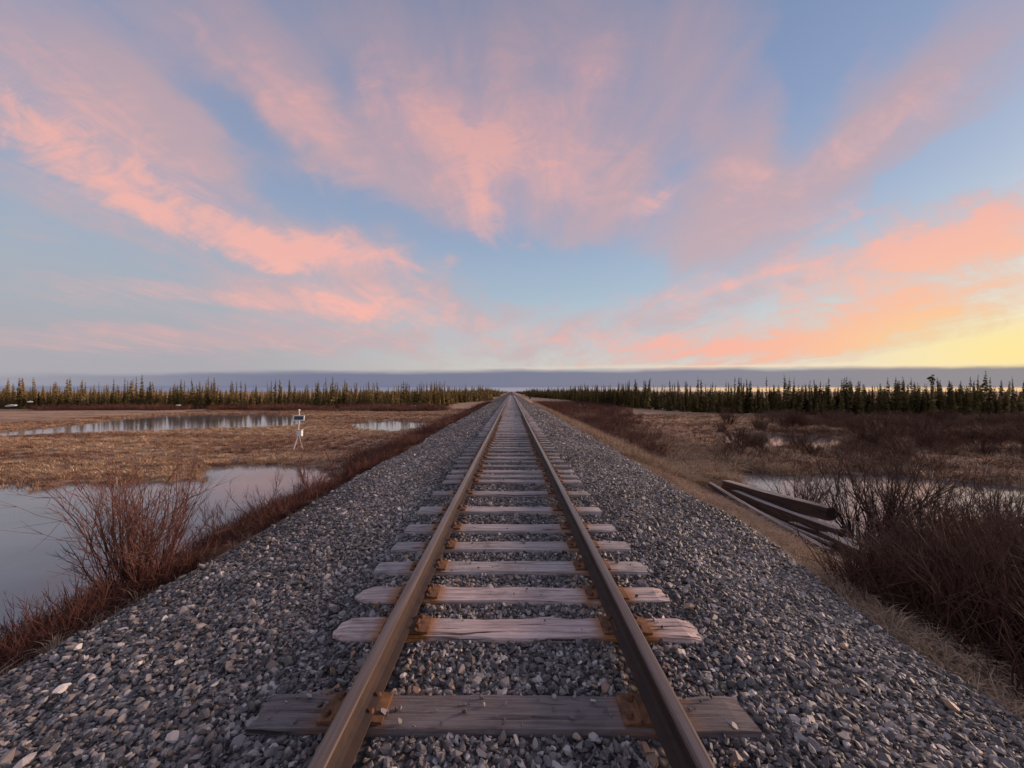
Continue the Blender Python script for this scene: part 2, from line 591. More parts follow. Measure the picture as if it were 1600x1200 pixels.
M_GROUND, M_BALLAST = mat_ground(), mat_ballast()
M_STONE, M_STONE1 = mat_stone(), mat_stone("loose_stone", "OBJECT")
M_TIE = mat_tie()
M_RAIL, M_RAILTOP = mat_rail(False), mat_rail(True)
M_WATER = mat_water()
M_PLATE = mat_simple("plate_rust", C3(.27, .125, .058), C3(.10, .05, .03), 16, 0.85, 0.5, 0.004)
M_SPIKE = mat_simple("spike_rust", C3(.20, .085, .04), C3(.10, .045, .028), 30, 0.8, 0.3, 0.003)
M_STRAW = mat_attr("straw_grass", C3(.40, .26, .16), C3(.56, .39, .25), C3(.34, .175, .105))
M_SEDGE = mat_attr("sedge", C3(.27, .14, .09), C3(.58, .38, .23), C3(.70, .50, .32))
M_TWIG = mat_attr("red_brown_twigs", C3(.105, .040, .034), C3(.145, .058, .046), C3(.17, .09, .07), kind="OBJECT")
M_TWIGI = mat_attr("red_brown_brush", C3(.12, .048, .038), C3(.17, .070, .050), C3(.23, .12, .082))
M_TWIGD = mat_attr("dark_twigs", C3(.095, .046, .033), C3(.135, .068, .047), C3(.17, .098, .066), kind="OBJECT")
M_TWIGO = mat_attr("grey_brown_twigs", C3(.085, .050, .040), C3(.12, .070, .055), C3(.15, .092, .070), kind="OBJECT")
M_TWIGDI = mat_attr("dark_brush", C3(.105, .050, .035), C3(.15, .074, .050), C3(.19, .105, .068))
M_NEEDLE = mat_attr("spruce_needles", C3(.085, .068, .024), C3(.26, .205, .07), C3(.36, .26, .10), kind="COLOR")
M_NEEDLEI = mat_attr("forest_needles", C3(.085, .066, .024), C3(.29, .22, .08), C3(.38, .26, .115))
M_BARK = mat_simple("spruce_bark", C3(.09, .062, .045), C3(.05, .036, .028), 20, 0.9, 0.5, 0.01)


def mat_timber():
    """old wood; skylit tops and shaded flanks painted in by the face normal"""
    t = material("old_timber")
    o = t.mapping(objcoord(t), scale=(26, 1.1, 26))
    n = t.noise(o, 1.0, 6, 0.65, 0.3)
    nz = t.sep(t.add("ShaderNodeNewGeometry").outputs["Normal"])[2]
    topf = t.rng(t.math("ADD", nz, t.math("MULTIPLY", t.math("SUBTRACT", n, 0.5), 0.5)), 0.45, 0.85)  # upward faces painted lighter and flanks darker, standing in for light and shade
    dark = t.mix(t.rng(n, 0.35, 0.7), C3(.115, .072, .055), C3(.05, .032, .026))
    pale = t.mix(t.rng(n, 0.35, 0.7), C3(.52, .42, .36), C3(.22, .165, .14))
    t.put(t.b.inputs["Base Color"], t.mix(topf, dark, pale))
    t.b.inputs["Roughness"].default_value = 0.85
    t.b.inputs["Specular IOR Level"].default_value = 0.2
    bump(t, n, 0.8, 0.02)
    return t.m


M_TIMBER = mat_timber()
M_WHITE = mat_simple("white_painted_metal", C3(.90, .89, .87), C3(.84, .82, .80), 6, 0.5, 0.05, 0.002)
M_PANEL = mat_simple("solar_cells", C3(.030, .034, .045), C3(.045, .05, .065), 12, 0.25, 0.0, 0.0, 0.5)
M_POST = mat_simple("weathered_post", C3(.72, .62, .55), C3(.52, .43, .37), 9, 0.85, 0.4, 0.005, 0.2, (6, 6, 1))
M_SNOW = mat_simple("old_snow", C3(.82, .80, .80), C3(.72, .70, .70), 3, 0.7, 0.3, 0.03)
M_STICK = mat_simple("bleached_wood", C3(.42, .33, .28), C3(.24, .17, .14), 9, 0.85, 0.4, 0.003)


# ------------------------------------------------------------------ ground, ponds, ballast
def poly_sd(poly, x, y):
    """signed distance to a polygon in plan, positive inside"""
    x, y = np.asarray(x, float), np.asarray(y, float)
    dmin = np.full(x.shape, 1e9)
    ins = np.zeros(x.shape, bool)
    n = len(poly)
    for i in range(n):
        x1, y1 = poly[i]
        x2, y2 = poly[(i + 1) % n]
        ex, ey = x2 - x1, y2 - y1
        tt = np.clip(((x - x1) * ex + (y - y1) * ey) / (ex * ex + ey * ey + 1e-9), 0, 1)
        dmin = np.minimum(dmin, np.hypot(x - x1 - tt * ex, y - y1 - tt * ey))
        cond = ((y1 > y) != (y2 > y))
        xc = (x2 - x1) * (y - y1) / ((y2 - y1) + 1e-12) + x1
        ins ^= cond & (x < xc)
    return np.where(ins, dmin, -dmin)


WZ = -1.5


def pp(px, py):
    return unproj(px, py, WZ)[:2]


PONDS = {
    "near": [(-6.3, -2.0), (-6.2, 5.0), (-6.2, 9.5), (-6.3, 13.0), pp(525, 736), pp(470, 730), pp(400, 727), pp(335, 731), pp(300, 751), pp(190, 757),
             pp(130, 752), pp(60, 764), pp(0, 757), (-30, 13.0), (-45, 9), (-45, -2)],
    "far": [pp(-160, 690), pp(0, 683), pp(90, 679), pp(200, 675), pp(330, 671), pp(440, 668), pp(480, 662), pp(480, 652), pp(420, 646), pp(320, 647),
            pp(240, 650), pp(180, 655), pp(110, 664), pp(0, 675), pp(-160, 680)],
    "reed": [pp(560, 671), pp(620, 675), pp(655, 669), pp(668, 660), pp(610, 657), pp(540, 662)],
    "dark": [pp(1115, 690), pp(1160, 697), pp(1290, 701), pp(1330, 694), pp(1300, 683), pp(1190, 677), pp(1110, 681)],
    "right": [(7.9, 14.6), (7.7, 11.5), (8.3, 9.0), (9.2, 7.0), (10.5, 5.0), (13, 3.0), (22, 3.0), (22, 10.5), pp(1600, 762), pp(1480, 752), pp(1400, 744),
              pp(1300, 740), pp(1200, 742)],
    "sliver": [pp(1440, 748), pp(1500, 743), pp(1600, 744), pp(1760, 738), pp(1760, 730), pp(1560, 736)],
}


def pond_sd(x, y):
    n = fbm(x * 0.55, y * 0.55, 4) * 1.7 + fbm(x * 2.2, y * 2.2, 2) * 0.5
    sd = np.full(np.shape(x), -1e9)
    for k, poly in PONDS.items():
        s = poly_sd(poly, x, y)
        sd = np.maximum(sd, s + n * (0.5 if k in ("near", "right") else 0.8))
    return sd


PX_ = np.array([-4000, -60, -9, -6.2, -5.7, -4.8, -3.65, -3.2, -2.0, 2.0, 3.0, 3.4, 4.0, 4.9, 5.6, 6.3, 9, 60, 4000])
PZ_ = np.array([-1.36, -1.38, -1.42, -1.46, -1.38, -1.02, -.45, -.42, -.30, -.30, -.46, -.50, -.70, -1.06, -1.32, -1.42, -1.40, -1.36, -1.36])


def ground_z(x, y):
    x, y = np.asarray(x, float), np.asarray(y, float)
    wob = fbm(y * 0.35, np.sign(x) * 7.0, 3) * 0.55 * sstep(3.2, 5.0, np.abs(x))
    z = np.interp(x + wob, PX_, PZ_)
    off = sstep(6.0, 9.0, np.abs(x))
    z = z + off * (fbm(x * 0.30, y * 0.30, 4) * 0.16 + fbm(x * 1.7, y * 1.7, 3) * 0.07)
    z = z + sstep(3.6, 4.2, np.abs(x)) * fbm(x * 2.0, y * 2.0, 3) * 0.10
    z = z - 0.22 * sstep(5.5, 6.1, x) * (1 - sstep(7.6, 8.6, x)) * sstep(5.5, 6.8, y) * (1 - sstep(12.0, 13.5, y))
    sd = pond_sd(x, y)
    bank = sstep(-1.2, 0.25, sd)
    target = np.where(sd > 0, -1.5 - np.minimum(sd, 1.5) * 0.25 - 0.02, -1.5 - sd * 0.06)
    z = np.where(np.abs(x) > 5.6, z * (1 - bank) + np.minimum(z, target) * bank, z)
    return z


def axis(parts):
    out = []
    for a, b, st in parts:
        out.append(np.arange(a, b, st))
    return np.unique(np.round(np.concatenate(out), 4))


def build_ground():
    xs = axis([(-4000, -400, 400), (-400, -100, 30), (-100, -30, 2.0), (-30, -9, 0.45), (-9, 9, 0.16), (9, 30, 0.45), (30, 100, 2.0), (100, 400, 30), (400, 4001, 400)])
    ys = axis([(-60, -4, 4), (-4, 24, 0.24), (24, 70, 0.8), (70, 160, 3), (160, 600, 22), (600, 6001, 450)])
    X, Y = np.meshgrid(xs, ys)
    Z = ground_z(X, Y)
    nx, ny = len(xs), len(ys)
    v = np.stack([X.ravel(), Y.ravel(), Z.ravel()], 1)
    i = np.arange(nx * ny).reshape(ny, nx)
    f = np.stack([i[:-1, :-1].ravel(), i[:-1, 1:].ravel(), i[1:, 1:].ravel(), i[1:, :-1].ravel()], 1)
    o = mesh_obj("ground", v, f, M_GROUND, smooth=True)
    tag(o, kind="structure")
    return o


build_ground()

POND_LABELS = {"near": "grey still pond lying close below the embankment beside the red shrub"}
for pi_, (k, poly) in enumerate(PONDS.items()):
    a = np.array(poly)
    x0, y0 = a.min(0) - 1.2
    x1, y1 = a.max(0) + 1.2
    if k == "near":
        x1 = -5.2
    if k == "right":
        x0 = 6.9
    nx_, ny_ = 24, 24
    gx, gy = np.meshgrid(np.linspace(x0, x1, nx_), np.linspace(y0, y1, ny_))
    sdv = poly_sd(poly, gx, gy)
    ii = np.arange(nx_ * ny_).reshape(ny_, nx_)
    ff = [(ii[r, c], ii[r, c + 1], ii[r + 1, c + 1], ii[r + 1, c]) for r in range(ny_ - 1) for c in range(nx_ - 1)
          if max(sdv[r, c], sdv[r, c + 1], sdv[r + 1, c], sdv[r + 1, c + 1]) > -1.6]
    wv = np.stack([gx.ravel(), gy.ravel(), np.full(gx.size, WZ + 0.004 * (pi_ - 3))], 1)
    o = mesh_obj("pond", wv, ff, M_WATER)
    tag(o, kind="structure")

BX = np.array([-4.1, -3.65, -3.42, -3.0, -2.3, -1.75, -1.45, -0.9, 0.0, 0.9, 1.45, 1.75, 2.4, 2.9, 3.15, 3.45, 4.1])
BZ = np.array([-.75, -.46, -.29, -.225, -.13, -.06, -.04, -.04, -.04, -.04, -.04, -.06, -.16, -.26, -.335, -.50, -.85])


def edge_shift(x, y):
    return np.where(x > 0, sstep(2.0, 3.0, x) * (0.20 - 0.45 * sstep(1.8, 6.5, y)), 0.0)


def ballast_z(x, y):
    x, y = np.asarray(x, float), np.asarray(y, float)
    wob = fbm(y * 0.5, np.sign(x) * 3.0 + 20, 3) * 0.35 * sstep(2.0, 3.2, np.abs(x))
    z = np.interp(x + wob + edge_shift(x, y), BX, BZ)
    return z + fbm(x * 1.6, y * 1.6, 3) * 0.05 * sstep(1.2, 2.0, np.abs(x)) + fbm(x * 5, y * 5, 2) * 0.012


def build_ballast():
    xs = np.arange(-4.3, 4.21, 0.10)
    ys = axis([(-4, 20, 0.16), (20, 60, 0.6), (60, 200, 4), (200, 2001, 60)])
    X, Y = np.meshgrid(xs, ys)
    Z = ballast_z(X, Y)
    nx, ny = len(xs), len(ys)
    v = np.stack([X.ravel(), Y.ravel(), Z.ravel()], 1)
    i = np.arange(nx * ny).reshape(ny, nx)
    f = np.stack([i[:-1, :-1].ravel(), i[:-1, 1:].ravel(), i[1:, 1:].ravel(), i[1:, :-1].ravel()], 1)
    o = mesh_obj("ballast_bed", v, f, M_BALLAST, smooth=True)
    tag(o, kind="structure")
    return o


BALLAST = build_ballast()


# ------------------------------------------------------------------ scattering by geometry nodes
PROTOS = {}


def proto_collection(name, objs):
    c = bpy.data.collections.new(name)
    for o in objs:
        c.objects.link(o)
    return c


def scatter(name, pts, rot, scl, tone, idx, coll, hue=None, parent=None):
    n = len(pts)
    me = bpy.data.meshes.new(name)
    me.vertices.add(n)
    me.vertices.foreach_set("co", np.asarray(pts, np.float32).ravel())

    def put(nm, tp, key, data):
        a = me.attributes.new(nm, tp, "POINT")
        a.data.foreach_set(key, data)
    put("rot", "FLOAT_VECTOR", "vector", np.asarray(rot, np.float32).ravel())
    scl = np.asarray(scl, np.float32)
    if scl.ndim == 1:
        scl = np.repeat(scl[:, None], 3, 1)
    put("scl", "FLOAT_VECTOR", "vector", scl.ravel())
    put("tone", "FLOAT", "value", np.asarray(tone, np.float32))
    put("hue", "FLOAT", "value", np.asarray(hue if hue is not None else np.full(n, .5), np.float32))
    put("idx", "INT", "value", np.asarray(idx, np.int32))
    me.update()
    o = bpy.data.objects.new(name, me)
    COL.objects.link(o)
    o.parent = parent
    ng = bpy.data.node_groups.new(name + "_scatter", "GeometryNodeTree")
    ng.interface.new_socket("Geometry", in_out="INPUT", socket_type="NodeSocketGeometry")
    ng.interface.new_socket("Geometry", in_out="OUTPUT", socket_type="NodeSocketGeometry")
    N, L = ng.nodes, ng.links
    gi, go = N.new("NodeGroupInput"), N.new("NodeGroupOutput")
    iop = N.new("GeometryNodeInstanceOnPoints")
    ci = N.new("GeometryNodeCollectionInfo")
    ci.inputs["Collection"].default_value = coll
    ci.inputs["Separate Children"].default_value = True
    ci.inputs["Reset Children"].default_value = True

    def na(nm, tp):
        x = N.new("GeometryNodeInputNamedAttribute")
        x.data_type = tp
        x.inputs["Name"].default_value = nm
        return x.outputs[0]
    L.new(gi.outputs[0], iop.inputs["Points"])
    L.new(ci.outputs[0], iop.inputs["Instance"])
    iop.inputs["Pick Instance"].default_value = True
    L.new(na("idx", "INT"), iop.inputs["Instance Index"])
    L.new(na("rot", "FLOAT_VECTOR"), iop.inputs["Rotation"])
    L.new(na("scl", "FLOAT_VECTOR"), iop.inputs["Scale"])
    L.new(iop.outputs[0], go.inputs[0])
    md = o.modifiers.new("scatter", "NODES")
    md.node_group = ng
    tag(o, kind="stuff")
    return o


def stone_mesh(name, rng, mat):
    bm = bmesh.new()
    n = 15
    for k in range(n):
        v = rng.normal(size=3)
        v /= np.linalg.norm(v)
        v *= np.array([1.0, 0.74, 0.56]) * (0.82 + 0.3 * rng.random())
        bm.verts.new(v * 0.5)
    r = bmesh.ops.convex_hull(bm, input=bm.verts)
    bmesh.ops.delete(bm, geom=list({g for g in r["geom_interior"] + r["geom_unused"] if isinstance(g, bmesh.types.BMVert)}), context="VERTS")
    me = bpy.data.meshes.new(name)
    bm.to_mesh(me)
    bm.free()
    me.materials.append(mat)
    return me


_r = np.random.default_rng(3)
STONES = [stone_mesh("stone", _r, M_STONE) for _ in range(10)]
STONES1 = [stone_mesh("stone", _r, M_STONE1) for _ in range(6)]
C_STONE = proto_collection("stone_shapes", [bpy.data.objects.new("shape_%02d" % i, m) for i, m in enumerate(STONES)])

TIE_Y = [y_ * 0.955 for y_ in (0.80, 1.42, 2.05, 2.78, 3.25, 3.74, 4.26, 4.80, 5.52, 6.42, 7.26, 7.68, 8.15, 8.75, 9.32, 9.86, 10.4, 11.05, 11.6, 12.15, 12.7, 13.25, 13.8)]
_y = 13.7
while len(TIE_Y) < 285:
    TIE_Y.append(_y + random.uniform(-.03, .03))
    _y += 0.535
TIE_END = TIE_Y[-1]


def build_gravel():
    bands = [(0.5, 4.0, 2500, 1.0), (4.0, 8.0, 1500, 1.12), (8.0, 14.0, 750, 1.38), (14.0, 26.0, 240, 1.8), (26.0, 60.0, 60, 2.8)]
    P, S = [], []
    for a, b, dens, k in bands:
        n = int((b - a) * 7.7 * dens)
        P.append(np.stack([RNG.uniform(-3.75, 3.6, n), RNG.uniform(a, b, n)], 1))
        S.append(np.full(n, k))
    P, S = np.concatenate(P), np.concatenate(S)
    x, y = P[:, 0], P[:, 1]
    n = len(P)
    size = RNG.lognormal(math.log(0.033), 0.36, n).clip(0.018, 0.085) * S
    ty = np.array(TIE_Y)
    j = np.clip(np.searchsorted(ty, y), 1, len(ty) - 1)
    dy = np.minimum(np.abs(y - ty[j]), np.abs(y - ty[j - 1]))
    on_tie = (dy < 0.105 + size * np.where(S > 1.2, 0.46, 0.22)) & (np.abs(x) < 1.23 + size * .2) & (RNG.random(n) > np.where(np.abs(y - TIE_Y[2]) < .12, 0.045, 0.010))
    on_rail = (np.abs(np.abs(x) - 0.7525) < 0.085 + size * 0.3)
    edge = np.interp(np.where(x > 0, x + .45 + edge_shift(x, y), -x + .2), [3.3, 3.9], [0, 1]) > RNG.random(n)
    keep = ~(on_tie | on_rail | edge)
    x, y, size, S, dy = x[keep], y[keep], size[keep], S[keep], dy[keep]
    n = len(x)
    tie_top = (dy < 0.105 + size * np.where(S > 1.2, .46, .22)) & (np.abs(x) < 1.23 + size * .2)
    z = ballast_z(x, y) + size * RNG.uniform(-0.05, 0.26, n) * np.where(S > 1.2, .4, 1.0)
    z = np.where(tie_top, size * 0.22, z)
    size = np.where(tie_top, size * 0.7, size)
    rot = np.stack([RNG.normal(0, .55, n), RNG.normal(0, .55, n), RNG.uniform(0, 6.28, n)], 1)
    scl = size[:, None] * RNG.uniform(0.8, 1.2, (n, 3))
    patch = fbm(x * 0.9, y * 0.5, 3)
    tone = np.clip(RNG.beta(1.5, 2.1, n) + patch * 0.4, 0, 0.90)
    tone = np.where(RNG.random(n) < 0.010, RNG.uniform(.92, 1.0, n), tone)
    hue = np.clip(RNG.random(n) * 0.93 + (RNG.random(n) < 0.015) * .2, 0, 1)
    hue = np.where((np.abs(np.abs(x) - .7525) < .30) & (RNG.random(n) < .16), RNG.uniform(.93, 1.0, n), hue)
    idx = RNG.integers(0, 10, n)
    # the stones that show largest are objects of their own
    inview = (y > 1.75) & (np.abs(x - CX) / y < 1.30)
    show = np.where(inview, size / y, 0)
    big = np.argsort(-show)[:280]
    own = np.zeros(n, bool)
    own[big] = True
    for i in big:
        o = inst("stone", STONES1[int(idx[i]) % 6], BALLAST, (x[i], y[i], z[i]), rot[i], scl[i])
        o.color = (float(tone[i]), float(hue[i]), 0, 1)
    r = ~own
    scatter("gravel", np.stack([x, y, z], 1)[r], rot[r], scl[r], tone[r], idx[r], C_STONE, hue[r], BALLAST)


build_gravel()


# ------------------------------------------------------------------ track
def tie_mesh(name, rng, worn, length=2.48, width=0.225, thick=0.17):
    nx = 30
    xs = np.linspace(-length / 2, length / 2, nx)
    prof = [(-.5, -1), (-.5, -.16), (-.46, -.03), (-.25, 0), (0, 0), (.25, 0), (.46, -.03), (.5, -.16), (.5, -1)]
    V, Fc = [], []
    k = len(prof)
    ph = rng.random() * 50
    for i, x in enumerate(xs):
        end = min(i, nx - 1 - i)
        shrink = 1.0
        if worn > 0.5:
            shrink = ({0: 0.62, 1: 0.90}.get(end, 1.0) if i < nx / 2 else {0: 0.90}.get(end, 1.0))
        edge_f = 0.035 * worn * float(fbm(x * 3 + ph, 3.3, 3)) * 2
        edge_b = 0.035 * worn * float(fbm(x * 3 + ph, 9.3, 3)) * 2
        for (a, b) in prof:
            yy = a * width * shrink + (edge_f if a < 0 else edge_b) * abs(a) * 2
            zz = b * thick
            if b > -.5:
                zz += 0.010 * worn * float(fbm(x * 4 + ph, a * 4, 3)) * 2 - (0.018 * worn if end == 0 else 0)
                zz += 0.004 * float(fbm(x * 9 + ph, a * 40, 2))
                if rng.random() < 0.05 * (1 + worn):
                    zz -= 0.006
            V.append((x + (rng.random() - .5) * 0.02 * (end == 0), yy, zz))
    for i in range(nx - 1):
        for j in range(k - 1):
            a = i * k + j
            Fc.append((a, a + k, a + k + 1, a + 1))
    Fc.append(tuple(range(k)))
    Fc.append(tuple((nx - 1) * k + j for j in reversed(range(k))))
    me = bpy.data.meshes.new(name)
    me.from_pydata(V, [], Fc)
    me.materials.append(M_TIE)
    me.update()
    return me


def box_mesh(name, sx, sy, sz, mat, bev=0.0, base=True):
    bm = bmesh.new()
    bmesh.ops.create_cube(bm, size=1.0)
    for v in bm.verts:
        v.co = Vector((v.co.x * sx, v.co.y * sy, (v.co.z + (0.5 if base else 0)) * sz))
    if bev:
        bmesh.ops.bevel(bm, geom=bm.edges[:], offset=bev, segments=1, affect="EDGES")
    me = bpy.data.meshes.new(name)
    bm.to_mesh(me)
    bm.free()
    me.materials.append(mat)
    return me


def plate_mesh():
    """a tie plate: slab with two shoulders along the rail base"""
    w, l, t = 0.185, 0.32, 0.020
    prof = [(-l / 2, 0.0), (-l / 2, .012), (-.085, t), (-.083, t + .012), (-.073, t + .012), (-.071, t - .002), (.071, t - .002), (.073, t + .012), (.083, t + .012),
            (.085, t), (l / 2, .012), (l / 2, 0.0)]
    V = [(x, y, z) for y in (-w / 2, w / 2) for x, z in prof]
    k = len(prof)
    Fc = [(j, j + 1, k + j + 1, k + j) for j in range(k - 1)] + [tuple(reversed(range(k))), tuple(range(k, 2 * k)), (k - 1, 0, k, 2 * k - 1)]
    me = bpy.data.meshes.new("tie_plate")
    me.from_pydata(V, [], Fc)
    me.materials.append(M_PLATE)
    me.update()
    return me


def spike_mesh():
    bm = bmesh.new()
    bmesh.ops.create_cone(bm, cap_ends=True, segments=8, radius1=0.019, radius2=0.012, depth=0.016, matrix=Matrix.Translation((0, 0, 0.012)))
    bmesh.ops.create_cube(bm, size=1.0, matrix=Matrix.Translation((0, 0, -0.004)) @ Matrix.Diagonal((0.016, 0.016, 0.03, 1)))
    me = bpy.data.meshes.new("spike")
    bm.to_mesh(me)
    bm.free()
    me.materials.append(M_SPIKE)
    return me


def build_track():
    root = empty("railway_track", (0, 0, 0))
    tag(root, "rusty steel railway track on weathered wooden ties running straight to the horizon", "railway")
    # rails
    half = [(0.0, 0.0), (.070, 0.0), (.070, .010), (.030, .022), (.011, .034), (.0085, .085), (.012, .118), (.033, .127), (.0352, .133), (.0352, .152),
            (.031, .163), (.020, .1675), (0.0, .1685)]
    prof = half + [(-x, z) for x, z in reversed(half[1:-1])]
    k = len(prof)
    ys = axis([(-4, 40, 1.0), (40, 200, 8), (200, 1601, 100)])
    for sgn in (-1, 1):
        V, Fc, fm = [], [], []
        for y in ys:
            dx = float(fbm(y * 0.12, sgn * 5.0, 2)) * 0.012 if y > 6 else 0.0
            dz = float(fbm(y * 0.15, sgn * 9.0 + 40, 2)) * 0.012 if y > 6 else 0.0
            for x, z in prof:
                V.append((sgn * 0.7525 + dx + x, y, z + 0.018 + dz))
        for i in range(len(ys) - 1):
            for j in range(k):
                a, b = i * k + j, i * k + (j + 1) % k
                Fc.append((a, b, b + k, a + k))
                za, zb = prof[j][1], prof[(j + 1) % k][1]
                fm.append(1 if min(za, zb) >= .1515 else 0)
        Fc.append(tuple(reversed(range(k))))
        fm.append(0)
        mesh_obj("rail", V, Fc, [M_RAIL, M_RAILTOP], root, fmat=fm)
    # ties
    rg = np.random.default_rng(21)
    kinds = [tie_mesh("tie", rg, w) for w in (0.25, 0.25, 0.3, 0.4, 0.5, 0.35)]
    pale_meshes = [tie_mesh("tie", rg, 0.95), tie_mesh("tie", rg, 0.8)]
    plate, spike = plate_mesh(), spike_mesh()
    for i, y in enumerate(TIE_Y):
        me = kinds[i % 6]
        g = rg.uniform(0.34, 0.56)
        col = (g * 1.06, g * .90, g * .84, 0.35)
        lab = None
        if i == 2:
            col, lab = (.25, .205, .195, 0.25), "dark grey squared tie nearest the camera with gravel on it"
        elif i == 3:
            me, col, lab = pale_meshes[0], (.80, .60, .54, 1.0), "pale pinkish worn tie with rounded end and rust stains"
        elif i == 4:
            me, col, lab = pale_meshes[1], (.76, .58, .52, 1.0), "second pale pinkish tie with orange rust stains"
        elif i < 12:
            col = (g * 1.25, g * 1.06, g * 1.0, 0.5)
        elif y > 14:
            g = rg.uniform(.52, .78)
            col = (g, g * .84, g * .78, 0.4)
        o = inst("tie", me, root, (-.04 if i == 2 else rg.uniform(-.03, .03), y, rg.uniform(-.006, .004) + (.014 if y > 4.5 else 0.0)), (0, 0, rg.uniform(-.012, .012)))
        if rg.random() < .5 and i > 4:
            o.rotation_euler.z += math.pi
        if lab:
            o["label"] = lab
        o.color = col
        if i < 45:
            for s in (-1, 1):
                inst("tie_plate", plate, o, (s * 0.7525, 0, 0.001))
                if i < 22:
                    for (dx, dyy) in ((-.092, .05), (.092, -.05), (.092, .055), (-.125, -.05)):
                        inst("spike", spike, o, (s * 0.7525 + dx, dyy, 0.016 + (0.01 if abs(dx) < .1 else 0.0)), (0, 0, rg.uniform(0, 3)))
    return root


build_track()


# ------------------------------------------------------------------ plants
class Tubes:
    """collects thin tapering tubes into one mesh"""

    def __init__(self, sides=3):
        self.V, self.F, self.s = [], [], sides

    def add(self, pts, r0, r1):
        base = len(self.V)
        n = len(pts)
        for i, p in enumerate(pts):
            p = np.asarray(p, float)
            q = np.asarray(pts[min(i + 1, n - 1)], float) - np.asarray(pts[max(i - 1, 0)], float)
            q /= np.linalg.norm(q) + 1e-9
            a = np.cross(q, (0.31, 0.83, 0.46))
            a /= np.linalg.norm(a) + 1e-9
            b = np.cross(q, a)
            r = r0 + (r1 - r0) * i / (n - 1)
            for k in range(self.s):
                w = 2 * math.pi * k / self.s
                self.V.append(tuple(p + (a * math.cos(w) + b * math.sin(w)) * r))
        for i in range(n - 1):
            for k in range(self.s):
                x, y = base + i * self.s + k, base + i * self.s + (k + 1) % self.s
                self.F.append((x, y, y + self.s, x + self.s))

    def mesh(self, name, mat):
        me = bpy.data.meshes.new(name)
        me.from_pydata(self.V, [], self.F)
        me.materials.append(mat)
        me.update()
        return me


def grow(start, d, length, n, rng, bend=0.12, up=0.10):
    pts = [np.array(start, float)]
    d = np.array(d, float)
    d /= np.linalg.norm(d)
    for i in range(n):
        d = d + rng.normal(0, bend, 3) + np.array([0, 0, up])
        d /= np.linalg.norm(d)
        pts.append(pts[-1] + d * length / n)
    return pts


def shrub_meshes(rng, mat, stems=14, height=1.3, spread=0.55, twigs=7, sub=3, r=0.0085, base=0.16):
    """bare branching shrub: main stems and the fine twigs on them"""
    S, T = Tubes(4), Tubes(3)
    for k in range(stems):
        a = rng.uniform(0, 6.283)
        lean = spread * rng.uniform(0.15, 1.15)
        L = height * rng.uniform(0.55, 1.08)
        d = (math.cos(a) * lean, math.sin(a) * lean, 1.0)
        p0 = (math.cos(a) * rng.uniform(0, base), math.sin(a) * rng.uniform(0, base), -0.06)
        pts = grow(p0, d, L, 7, rng, 0.09, 0.03)
        S.add(pts, r * rng.uniform(0.7, 1.1), r * 0.22)
        for j in range(twigs):
            i = rng.integers(2, 7)
            f = rng.random()
            q = pts[i] * f + pts[i - 1] * (1 - f)
            dd = pts[i] - pts[i - 1]
            dd = dd / np.linalg.norm(dd) + rng.normal(0, 0.42, 3)
            tl = L * rng.uniform(0.16, 0.40)
            tp = grow(q, dd, tl, 4, rng, 0.12, 0.10)
            T.add(tp, r * 0.40, r * 0.13)
            for m in range(sub):
                ii = rng.integers(1, 4)
                d2 = tp[ii + 1] - tp[ii]
                d2 = d2 / np.linalg.norm(d2) + rng.normal(0, 0.45, 3)
                T.add(grow(tp[ii], d2, tl * rng.uniform(0.25, 0.6), 2, rng, 0.1, 0.08), r * 0.24, r * 0.10)
    return S.mesh("stems", mat), T.mesh("twigs", mat)


def shrub(name, meshes, loc, rz, scale, label, group=None):
    e = empty(name, loc, (0, 0, rz), scale if isinstance(scale, tuple) else (scale,) * 3)
    tag(e, label, "shrub", group)
    inst("stems", meshes[0], e)
    inst("twigs", meshes[1], e)
    return e


_g = np.random.default_rng(42)
SH_RED = [shrub_meshes(_g, M_TWIG, 13, 1.0, 0.50, 7, 3) for _ in range(4)]
SH_OPEN = [shrub_meshes(_g, M_TWIGO, 24, 1.0, 0.60, 8, 3, 0.0080) for _ in range(3)]
SH_DARK = [shrub_meshes(_g, M_TWIGD, 26, 1.0, 0.55, 10, 3, 0.010) for _ in range(4)]
BIG_LEFT = shrub_meshes(_g, M_TWIG, 58, 1.62, 0.40, 9, 4, 0.010, 0.30)


def gz(x, y):
    return float(ground_z(np.array([x]), np.array([y]))[0])


def bank_point(px, py):
    """where the sight line through a pixel meets the ground"""
    z = -0.8
    for _ in range(25):
        x, d, _z = unproj(px, py, z)
        z = 0.6 * z + 0.4 * gz(x, d)
    return x, d, gz(x, d)


LEFT_SHRUBS = [  # base x, y (m), height, label
    (-4.12, 4.25, None, "large reddish bare shrub fanning out in front of the grey pond"),
    (-4.6, 7.15, 1.0, "bare red shrub on the bank, first beyond the large fanning one"),
    (-4.85, 9.3, 1.25, "open bare shrub with a long leaning stem against the pond"),
    (-4.75, 10.6, 1.15, "tall thin stemmed shrub where the pond ends at the bank"),
    (-4.35, 5.7, 0.8, "low dense red shrub tucked behind the large fanning one"),
    (-5.7, 4.3, 0.75, "small bare shrub at the photo's left edge in front of the pond"),
    (-4.75, 12.6, 0.9, "reddish shrub on the bank just past the end of the pond"),
]
for i, (x, y, h, lab) in enumerate(LEFT_SHRUBS):
    z = gz(x, y)
    if h is None:
        o = shrub("bare_shrub", BIG_LEFT, (x, y, z), 0.4, 0.98, lab)
    else:
        o = shrub("bare_shrub", SH_RED[i % 4], (x, y, z), i * 1.3, (h, h, h), lab)

